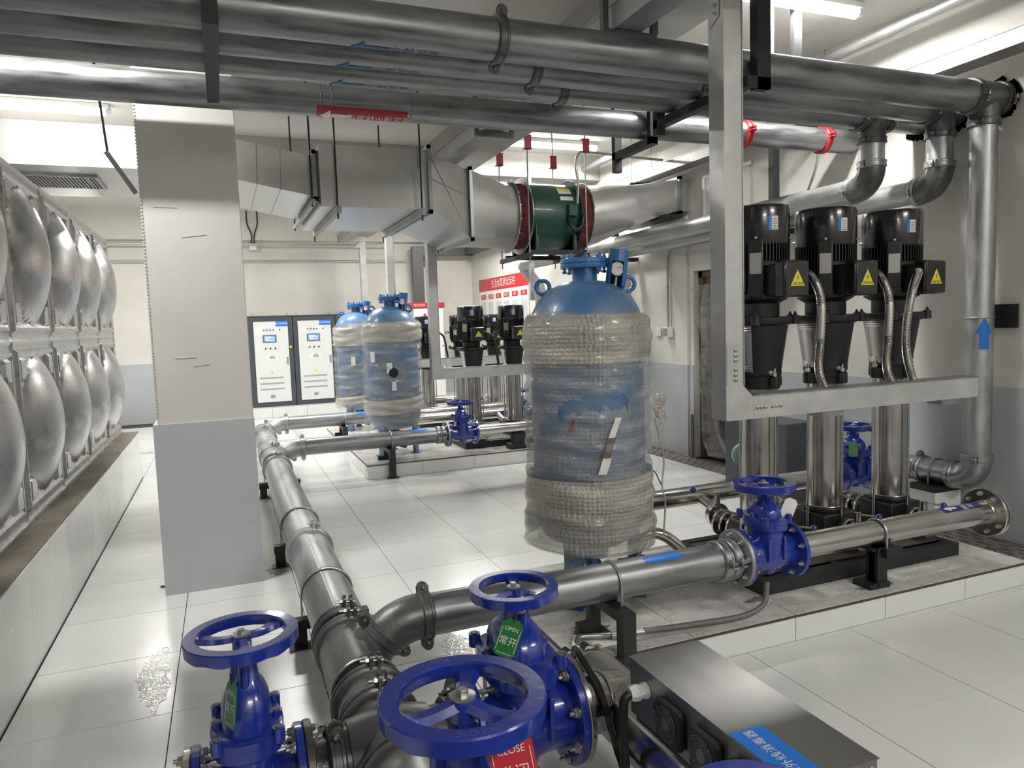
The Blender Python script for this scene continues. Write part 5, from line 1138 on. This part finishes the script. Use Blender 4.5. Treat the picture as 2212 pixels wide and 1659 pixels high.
flange(fan, (3.752, FY, FZC), (1,0,0), FR-0.01, FR+0.03, 0.012, galv, 16, 0.008, 'casing_flange', zinc)
MB().box(3.44, 3.54, FY-0.405, FY-0.31, 2.71, 2.83).build('connection_box', green, fan, bev=0.006)
for (z, m_) in ((3.0, yel), (2.975, paper), (2.90, paper)):
    a = -math.asin(max(-1, min(1, (z-FZC)/(FR+0.001))))
    def pf(u, v, z=z): zz = z-0.022+0.044*v; return V(3.38+0.15*u, FY-math.sqrt(max(0, (FR+0.0015)**2-(zz-FZC)**2)), zz)
    MB().grid(pf, 2, 6).build('nameplate', m_, fan)
MB().tube(spline([(3.46, FY-0.36, 2.71), (3.45, FY-0.40, 2.62), (3.50, FY-0.42, 2.565), (3.57, FY-0.42, 2.60), (3.60, FY-0.42, 2.72)], 8), 0.022, 10).build('cable', rubber, fan)
for x in (3.08, 3.52):
    MB().box(x, x+0.05, FY-0.30, FY+0.30, 2.36, 2.52).box(x, x+0.012, FY-0.34, FY+0.34, 2.36, 2.62).build('foot', green, fan, 0)
MB().box(3.00, 3.66, FY-0.36, FY-0.30, 2.315, 2.36).box(3.00, 3.66, FY+0.30, FY+0.36, 2.315, 2.36).box(2.96, 3.0, FY-0.42, FY+0.42, 2.28, 2.325).box(3.62, 3.66, FY-0.42, FY+0.42, 2.28, 2.325).build('base_frame', blk_steel, fan, 0)
for k, (x, y) in enumerate(((2.98, FY-0.40), (3.64, FY-0.40), (2.98, FY+0.40), (3.64, FY+0.40))):
    s = thing('spring_hanger', 'threaded rod with red spring hanger at the %s corner of the fan' % ('front left', 'front right', 'rear left', 'rear right')[k], 'hanger', (x, y, 2.3))
    MB().cyl((x, y, 2.22), (x, y, ZC), 0.008, n=8).build('rod', zinc, s)
    c = MB().box(x-0.04, x+0.04, y-0.03, y-0.026, 3.36, 3.50).box(x-0.04, x+0.04, y-0.03, y+0.03, 3.36, 3.366).box(x-0.04, x+0.04, y-0.03, y+0.03, 3.494, 3.50).build('cage', dred, s, 0)
    sp = MB()
    for q in range(5): sp.torus((x, y, 3.385+0.022*q), (0.1,0,1), 0.017, 0.004, 14, 6)
    sp.build('spring', steel, c)
dt = thing('air_duct', 'tapered galvanized duct end from the green fan into the right wall', 'air duct', (4.4, FY, 2.9))
E0, E1 = ring_circ(3.76, FY, FZC, FR), ring_rect(4.78, 6.90, 7.75, 2.79, 3.13)
loft('round_to_square', [E0, [a.lerp(b_, 0.5) for a, b_ in zip(E0, E1)], E1], sheet, dt, 18)
MB().box(4.82, XR-0.001, 6.90, 7.75, 2.79, 3.13).build('wall_stub', sheet, dt, 0)
MB().box(4.78, 4.82, 6.86, 7.79, 2.755, 2.79).box(4.78, 4.82, 6.86, 7.79, 3.13, 3.165).box(4.78, 4.82, 6.86, 6.90, 2.755, 3.165).box(4.78, 4.82, 7.75, 7.79, 2.755, 3.165).build('joint_frame', galv, dt, 0)
MB().box(4.55, 4.78, 6.80, 7.85, 2.70, 2.735).build('support_bar', blk_steel, dt, 0)
# duct support channels and rods
for k, (x, nm) in enumerate(((0.97, 'left'), (1.72, 'right'))):
    s = thing('duct_hanger', 'steel channel and rods holding the %s side of the duct box' % nm, 'hanger', (x, 7.3, 2.6))
    MB().box(x, x+0.045, 6.40, 8.20, 2.61, 2.665).build('channel', tray_m, s, 0)
    for y in (6.45, 8.16): MB().cyl((x+0.02, y, 2.56), (x+0.02, y, ZC), 0.008, n=8).build('rod', blk_steel, s)
s = thing('duct_hanger', 'steel rods holding the sloping duct section right of the column', 'hanger', (0.75, 7.3, 2.7))
MB().box(0.77, 0.805, 6.42, 8.1, 2.68, 2.72).build('channel', tray_m, s, 0)
for y in (6.46, 8.06): MB().cyl((0.78, y, 2.66), (0.78, y, ZC), 0.008, n=8).build('rod', blk_steel, s)
s = thing('duct_hanger', 'dark angle and rod hanging loose before the left duct', 'hanger', (-0.62, 6.4, 2.6))
MB().cyl((-0.72, 6.3, 2.98), (-0.78, 6.3, ZC), 0.009, n=8).build('rod', blk_steel, s); MB().beam((-0.73, 6.3, 3.0), (-0.55, 6.3, 2.70), 0.03, 0.035).build('angle', blk_steel, s, 0)
MB().cyl((-0.50, 6.5, 3.28), (-0.50, 6.5, ZC), 0.008, n=8).build('rod', blk_steel, s)
tag(MB().tube(spline([(3.52, 6.86, 2.83), (3.52, 6.84, 3.05), (3.50, 6.84, 3.22), (3.55, 6.86, 3.34), (3.68, 6.9, 3.37), (4.2, 6.95, 3.36), (4.66, 7.0, 3.36)], 8), 0.014, 10).build('wall_conduit', zinc), 'metal conduit bending from the green fan to the right wall tray', 'conduit')
tag(MB().cyl((3.86, 8.9, 1.9), (3.86, 8.9, 3.52), 0.035, n=16).build('drop_pipe', galv), 'pale vertical pipe behind the green fan under the lamp', 'pipe')

# ================================================================== LAMPS
def lamp(label, x, y, L=1.24):
    t = thing('ceiling_lamp', label, 'lamp', (x, y, ZC-0.06))
    MB().box(x-L/2, x+L/2, y-0.055, y+0.055, ZC-0.045, ZC).build('housing', lamp_b, t, bev=0.006)
    MB().cyl((x-L/2+0.03, y, ZC-0.062), (x+L/2-0.03, y, ZC-0.062), 0.042, n=20).build('diffuser', tube_e, t)
    for q in (-1, 1): MB().cyl((x+q*(L/2-0.03), y, ZC-0.062), (x+q*(L/2+0.012), y, ZC-0.062), 0.044, 0.03, n=20).build('end_cap', white, t)
    ld = bpy.data.lights.new('lamp_light', 'AREA'); ld.shape = 'RECTANGLE'; ld.size = L-0.1; ld.size_y = 0.07; ld.energy = LAMP_W; ld.color = (1.0, 0.985, 0.955)
    lo = bpy.data.objects.new('lamp_light', ld); COL.objects.link(lo); lo.parent = t; lo.location = (0, 0, -0.048)
    return t
for (x, y, nm) in ((3.83, 4.13, 'tube lamp at upper right above the overhead pipes'), (3.93, 8.28, 'tube lamp shining behind the green fan'), (-1.50, 8.10, 'tube lamp at the left above the water tank'),
                   (3.9, 11.9, 'tube lamp over the farthest pump row'), (-1.3, 12.0, 'tube lamp near the far left corner'), (-1.15, 4.16, 'tube lamp hidden above the overhead pipes before the column'),
                   (1.2, -2.2, 'unseen tube lamp added behind the viewpoint for front fill'), (3.9, -1.2, 'unseen tube lamp added behind the viewpoint to brighten the right side'), (0.95, 10.4, 'unseen tube lamp added behind the sloping duct to brighten the far walls')):  # these three lamps are unseen, added for fill and brighter walls
    lamp(nm, x, y)

# ================================================================== CONTROL CABINETS
def cabinet(label, x, name_zh, wid=0.775):
    t = thing('control_cabinet', label, 'electrical cabinet', (x, 14.1, 0.2)); y = 14.11; z0, z1 = 0.2, 1.868
    MB().box(x, x+wid, y, 14.56, z0, z1).build('body', cab_d, t, 0, bev=0.006)
    MB().box(x-0.005, x+wid+0.005, y-0.01, 14.57, z1, z1+0.02).build('top_plate', cab_d, t, 0)
    dx0, dx1 = x+0.085, x+wid-0.085; dz0, dz1 = 0.29, 1.78
    d = MB().box(dx0, dx1, y-0.018, y, dz0, dz1).build('door', cab_l, t, 0, bev=0.004)
    xc = (dx0+dx1)/2-0.03; yy = y-0.0185
    MB().box(xc-0.12, xc+0.12, yy-0.008, yy, 1.395, 1.535).build('display_frame', frame_m, d, 0)
    s = MB().box(xc-0.095, xc+0.095, yy-0.0095, yy-0.008, 1.415, 1.515).build('screen', scr_e, d, 0)
    b = MB()
    for k, (a, b2) in enumerate(((-0.07, 0.07), (-0.085, -0.01), (-0.07, 0.08), (-0.08, 0.03))): b.box(xc+a, xc+b2, yy-0.0102, yy-0.0095, 1.427+0.022*k, 1.435+0.022*k)
    b.build('screen_text', scr_w, s, 0)
    for k in range(7):
        m_ = led_y if k == 0 else (led_g if k == 5 else bolt_d); cx = dx0+0.12+0.056*k
        MB().lathe([(0.016 if k in (0, 5) else 0.012, 0), (0.016 if k in (0, 5) else 0.012, 0.014), (0.008, 0.018)], (cx, yy, 1.625), (0,-1,0), 16).build('indicator', m_, d)
    for k in range(3): MB().lathe([(0.014, 0), (0.014, 0.016)], (xc-0.08+0.085*k, yy, 1.285), (0,-1,0), 16).build('selector_knob', rubber, d)
    n_ = MB().box(xc-0.085, xc+0.125, yy-0.002, yy, 1.06, 1.165).build('paper_note', paper, d, 0)
    for k in range(3): MB().box(xc-0.03+0.01*k, xc+0.09-0.01*k, yy-0.0026, yy-0.002, 1.09+0.024*k, 1.099+0.024*k).build('print_line', rubber, n_, 0)
    sg = MB().box(dx1-0.215, dx1+0.0, yy-0.004, yy, 1.69, 1.785).build('name_plate', bsign, d, 0)
    flat_text(name_zh, 0.045, (dx1-0.108, yy-0.004, 1.737), (1,0,0), (0,0,1), white, sg)
    w1 = MB().prism([(-0.035, -0.03), (0.035, -0.03), (0, 0.032)], (xc+0.01, yy, 0.845), (1,0,0), (0,0,1), 0.002).build('warning_sign', yel, d, 0)
    MB().prism([(0.004, 0.016), (-0.006, 0.0), (-0.001, 0.001), (-0.003, -0.016), (0.006, 0.004), (0.001, 0.003)], (xc+0.01, yy-0.0022, 0.840), (1,0,0), (0,0,1), 0.0008).build('flash_mark', rubber, w1, 0)
    for k in range(3):
        lv = MB()
        for q in range(26): lv.box(xc-0.21+0.0165*q, xc-0.21+0.0165*q+0.008, yy-0.001, yy, 0.515+0.105*k, 0.545+0.105*k)
        lv.build('louvre', tray_dk, d, 0)
    MB().box(xc-0.04, xc+0.04, yy-0.004, yy, 0.37, 0.42).build('badge', tray_m, d, 0)
    MB().box(dx1-0.05, dx1-0.02, yy-0.012, yy, 0.98, 1.115).box(dx1-0.047, dx1-0.023, yy-0.020, yy-0.012, 0.985, 1.02).build('handle', tray_m, d, 0)
    MB().lathe([(0.022, 0), (0.022, 0.006)], (dx1+0.035, yy, 1.30), (0,-1,0), 12).build('seal_sticker', yel, d)
    for q in (0.08, wid-0.08): MB().torus((x+q, 14.3, z1+0.045), (0,1,0), 0.022, 0.006, 16, 6).build('lifting_ring', zinc, t)
    return t
cabinet('charcoal control cabinet nearest the column, blue plate low zone', 0.44, '低区控制柜')
cabinet('charcoal control cabinet between its twin and the wrapped tanks, blue plate middle zone', 1.225, '中区控制柜')
cabinet('charcoal control cabinet hidden behind the two wrapped tanks', 2.01, '高区控制柜')
wc = thing('control_cabinet', 'white cabinet with a red header strip behind the middle pumps', 'electrical cabinet', (3.8, 14.1, 0.2))
MB().box(3.50, 4.10, 13.95, 14.45, 0.2, 1.955).build('body', white, wc, 0, bev=0.006); MB().box(3.40, 4.13, 13.93, 14.2, 1.957, 2.06).build('header_strip', redtag, wc, 0)
flat_text('恒压供水', 0.06, (3.62, 13.929, 2.01), (1,0,0), (0,0,1), white, wc)
MB().lathe([(0.025, 0), (0.025, 0.02)], (3.62, 13.949, 1.82), (0,-1,0), 14).build('indicator', led_g, wc); MB().lathe([(0.025, 0), (0.025, 0.02)], (3.72, 13.949, 1.82), (0,-1,0), 14).build('indicator', red, wc)
MB().box(3.80, 3.805, 13.947, 13.95, 0.25, 1.94).build('door_gap', tray_dk, wc, 0); MB().cyl((4.07, 13.95, 1.2), (4.07, 13.93, 1.2), 0.012, n=10).build('hinge', rubber, wc)

# ================================================================== WALL ITEMS
nb = thing('notice_board', 'white notice board with red header in Chinese on the right wall', 'notice board', (XR-0.01, 12.8, 1.9))
y0, y1 = 11.55, 14.10; XB = XR-0.016
MB().box(XB, XR-0.0005, y0, y1, 1.25, 2.49).build('board', white, nb, 0)
h_ = MB().box(XB-0.003, XB, y0, y1, 2.25, 2.49).build('header', redtag, nb, 0)
flat_text('生活水泵房公示栏', 0.17, (XB-0.003, 12.75, 2.365), (0,-1,0), (0,0,1), white, h_, sx=0.92)
for k in range(6):
    yc = 13.85-0.42*k
    tb = MB().box(XB-0.003, XB, yc-0.14, yc+0.14, 2.09, 2.18).build('tab', redtag, nb, 0)
    flat_text(('责任人', '工作流程', '制度', '管理规定', '水质', '应急')[k], 0.06, (XB-0.003, yc, 2.135), (0,-1,0), (0,0,1), white, tb)
    pg = MB().box(XB-0.002, XB, yc-0.13, yc+0.13, 1.55, 2.03).build('sheet', mat('printed_sheet', (0.62, 0.62, 0.64), 0.6, noise=0.3, nscale=60, stretch=(1, 0.3, 6)), nb, 0)
tb = MB().box(XB-0.003, XB, 13.25, 13.6, 1.40, 1.48).build('tab', redtag, nb, 0)
sw = thing('wall_switch', 'white wall switch left of the conduit box on the right wall', 'switch', (XR, 7.56, 1.44))
MB().box(XR-0.024, XR-0.012, 7.50, 7.61, 1.39, 1.50).build('plate', white, sw, 0, bev=0.004); MB().box(XR-0.028, XR-0.024, 7.525, 7.585, 1.42, 1.47).build('rocker', white, sw, 0)
so = thing('wall_socket', 'white surface socket box below the bent wall conduit', 'socket', (XR, 7.32, 1.44))
MB().box(XR-0.075, XR-0.0005, 7.26, 7.38, 1.38, 1.50).build('box', white, so, 0, bev=0.006); MB().box(XR-0.079, XR-0.075, 7.275, 7.365, 1.395, 1.485).build('face', tray_m, so, 0)
cdt = thing('wall_conduit', 'grey conduit bending down the right wall to the socket box', 'conduit', (XR-0.02, 7.32, 1.5))
MB().tube(spline([(XR-0.03, 7.32, 1.5), (XR-0.03, 7.32, 2.0), (XR-0.03, 7.31, 2.30), (XR-0.03, 7.22, 2.42), (XR-0.03, 6.9, 2.44), (XR-0.03, 6.55, 2.52), (XR-0.03, 6.35, 2.75)], 8), 0.013, 10).build('tube', tray_m, cdt)
for z in (1.95,): MB().cyl((XR-0.03, 7.32, z), (XR-0.03, 7.32, z+0.05), 0.017, n=12).build('joint', tray_m, cdt)
# framed opening high on the right wall behind the post
wn = struct('window_1', MB().box(XR-0.02, XR-0.001, 5.9, 6.6, 2.45, 3.1), wall_m, 'plastered blind opening high on the right wall', 'window')
MB().box(XR-0.03, XR-0.02, 5.86, 6.64, 3.09, 3.13).box(XR-0.03, XR-0.02, 6.60, 6.64, 2.45, 3.09).build('window_frame', white, wn, 0)
# spare low casing near the right wall behind the pumps
tag(MB().box(4.3, 4.60, 4.7, 5.5, 0.0052, 0.70).build('low_casing', cab_d, smooth=0, bev=0.01), 'low dark casing standing near the door behind the near pumps', 'casing')
# ================================================================== FLOOR MARKS
def blob(c, rx, ry, n=60, seed=0, rough=0.35):
    r_ = random.Random(seed); ph = [r_.uniform(0, 6.28) for _ in range(4)]
    out = []
    for i in range(n):
        a = 2*PI*i/n; k = 1+rough*(0.4*math.sin(2*a+ph[0])+0.4*math.sin(3*a+ph[1])+0.35*math.sin(7*a+ph[2])+0.35*math.sin(13*a+ph[3])); out.append((c[0]+rx*k*math.cos(a), c[1]+ry*k*math.sin(a)))
    return out
mud = mat('dried_mud', (0.30, 0.26, 0.21), 0.85, noise=0.5, nscale=25); mudd = mat('black_grime', (0.22, 0.20, 0.175), 0.7, noise=0.6, nscale=40); rust = mat('rust_stain', (0.35, 0.20, 0.09), 0.8)
mudl = mat('pale_grime', (0.50, 0.48, 0.44), 0.6, noise=0.3, nscale=12)
def stain(parent, c, rx, ry, z, m, seed):
    P_ = blob(c, rx, ry, seed=seed); return MB().prism([(a, b_) for a, b_ in P_], (0, 0, z), (1,0,0), (0,1,0), 0.0007).build('stain', m, parent, 0)
pl1 = bpy.data.objects['floor_plinth']
for k, (c, rx, ry, m_) in enumerate((((0.19, 2.68), 0.045, 0.10, mud), ((0.24, 2.62), 0.03, 0.05, mudd), ((0.25, 5.06), 0.07, 0.10, mudl), ((0.27, 3.72), 0.05, 0.06, mudl), ((0.27, 7.25), 0.06, 0.12, mudl), ((1.60, 7.555), 0.10, 0.03, mudl))):
    stain(floor, c, rx, ry, 0.0002, m_, k)
for k, (c, rx, ry, m_) in enumerate((((3.20, 2.83), 0.12, 0.045, mudd), ((2.50, 2.95), 0.06, 0.03, mudd), ((1.54, 2.99), 0.09, 0.06, mudd), ((1.45, 2.90), 0.05, 0.09, mudl), ((1.50, 2.84), 0.022, 0.014, rust), ((1.95, 2.80), 0.25, 0.035, mudl), ((1.75, 2.92), 0.20, 0.05, mudl), ((2.62, 2.86), 0.10, 0.05, mudl), ((3.6, 2.86), 0.18, 0.04, mudl))):
    stain(pl1, c, rx, ry, 0.1352, m_, 20+k)
wet = bpy.data.materials.new('wet_sheen'); wet.use_nodes = True
_b = wet.node_tree.nodes['Principled BSDF']; _b.inputs['Base Color'].default_value = (0.70, 0.71, 0.69, 1); _b.inputs['Roughness'].default_value = 0.04
_n = wet.node_tree.nodes.new('ShaderNodeTexNoise'); _n.inputs['Scale'].default_value = 22; _n.inputs['Distortion'].default_value = 2.5; _bp = wet.node_tree.nodes.new('ShaderNodeBump'); _bp.inputs['Strength'].default_value = 0.25; _bp.inputs['Distance'].default_value = 0.01
_tc = wet.node_tree.nodes.new('ShaderNodeTexCoord'); wet.node_tree.links.new(_tc.outputs['Object'], _n.inputs['Vector']); wet.node_tree.links.new(_n.outputs['Fac'], _bp.inputs['Height']); wet.node_tree.links.new(_bp.outputs[0], _b.inputs['Normal'])
tag(MB().prism(blob((-0.40, 3.72), 0.075, 0.30, 40, 5, 0.3), (0,0,0.0003), (1,0,0), (0,1,0), 0.0012).build('water_puddle', wet, smooth=0), 'small glistening wet patch on the floor left of the left valve', 'puddle')
tag(MB().prism(blob((1.02, 3.35), 0.10, 0.20, 40, 9, 0.3), (0,0,0.0003), (1,0,0), (0,1,0), 0.0012).build('water_puddle', wet, smooth=0), 'small wet patch under the near branch pipe', 'puddle')
# small debris
for k, (x, y) in enumerate(((-0.18, 4.35), (-0.12, 4.33), (1.45, 6.2), (1.62, 5.9), (2.1, 7.0), (2.72, 2.35))):
    pass
tag(MB().beam((-0.47, 5.05, 0.006), (-0.40, 5.02, 0.006), 0.012, 0.010).build('steel_offcut', blk_steel, smooth=0), 'small dark offcut lying on the floor at the left foot of the column', 'offcut')
# ---- group phrases for repeats
GROUPS = {'vertical_pump': 'vertical multistage pumps in three rows', 'gate_valve': 'blue gate valves', 'pressure_tank': 'wrapped blue pressure tanks', 'ceiling_lamp': 'ceiling tube lamps',
          'control_cabinet': 'control cabinets along the far wall', 'overhead_pipe': 'overhead pipes in a row', 'pipe_stand': 'black pipe stands', 'pipe_hanger': 'overhead pipe hangers', 'duct_hanger': 'duct hangers', 'spring_hanger': 'spring hangers of the fan',
          'branch_pipe': 'branch pipes off the main pipe', 'cable_trunking': 'galvanized trunking posts', 'cable_tray': 'cable trays', 'tray_hanger': 'tray hangers', 'valve_tag': 'hanging valve tags', 'flexible_conduit': 'flexible conduits of the pumps',
          'butterfly_valve': 'lever valves at the pump feet', 'suction_header': 'stainless suction headers', 'discharge_header': 'stainless discharge headers', 'pump_skid': 'black pump skids', 'air_duct': 'air duct runs', 'drain_grate': 'drain grates', 'wall_conduit': 'wall conduits', 'water_puddle': 'wet patches'}
for o in COL.objects:
    if o.parent is None:
        b_ = o.name.split('.')[0]
        if b_ in GROUPS: o['group'] = GROUPS[b_]
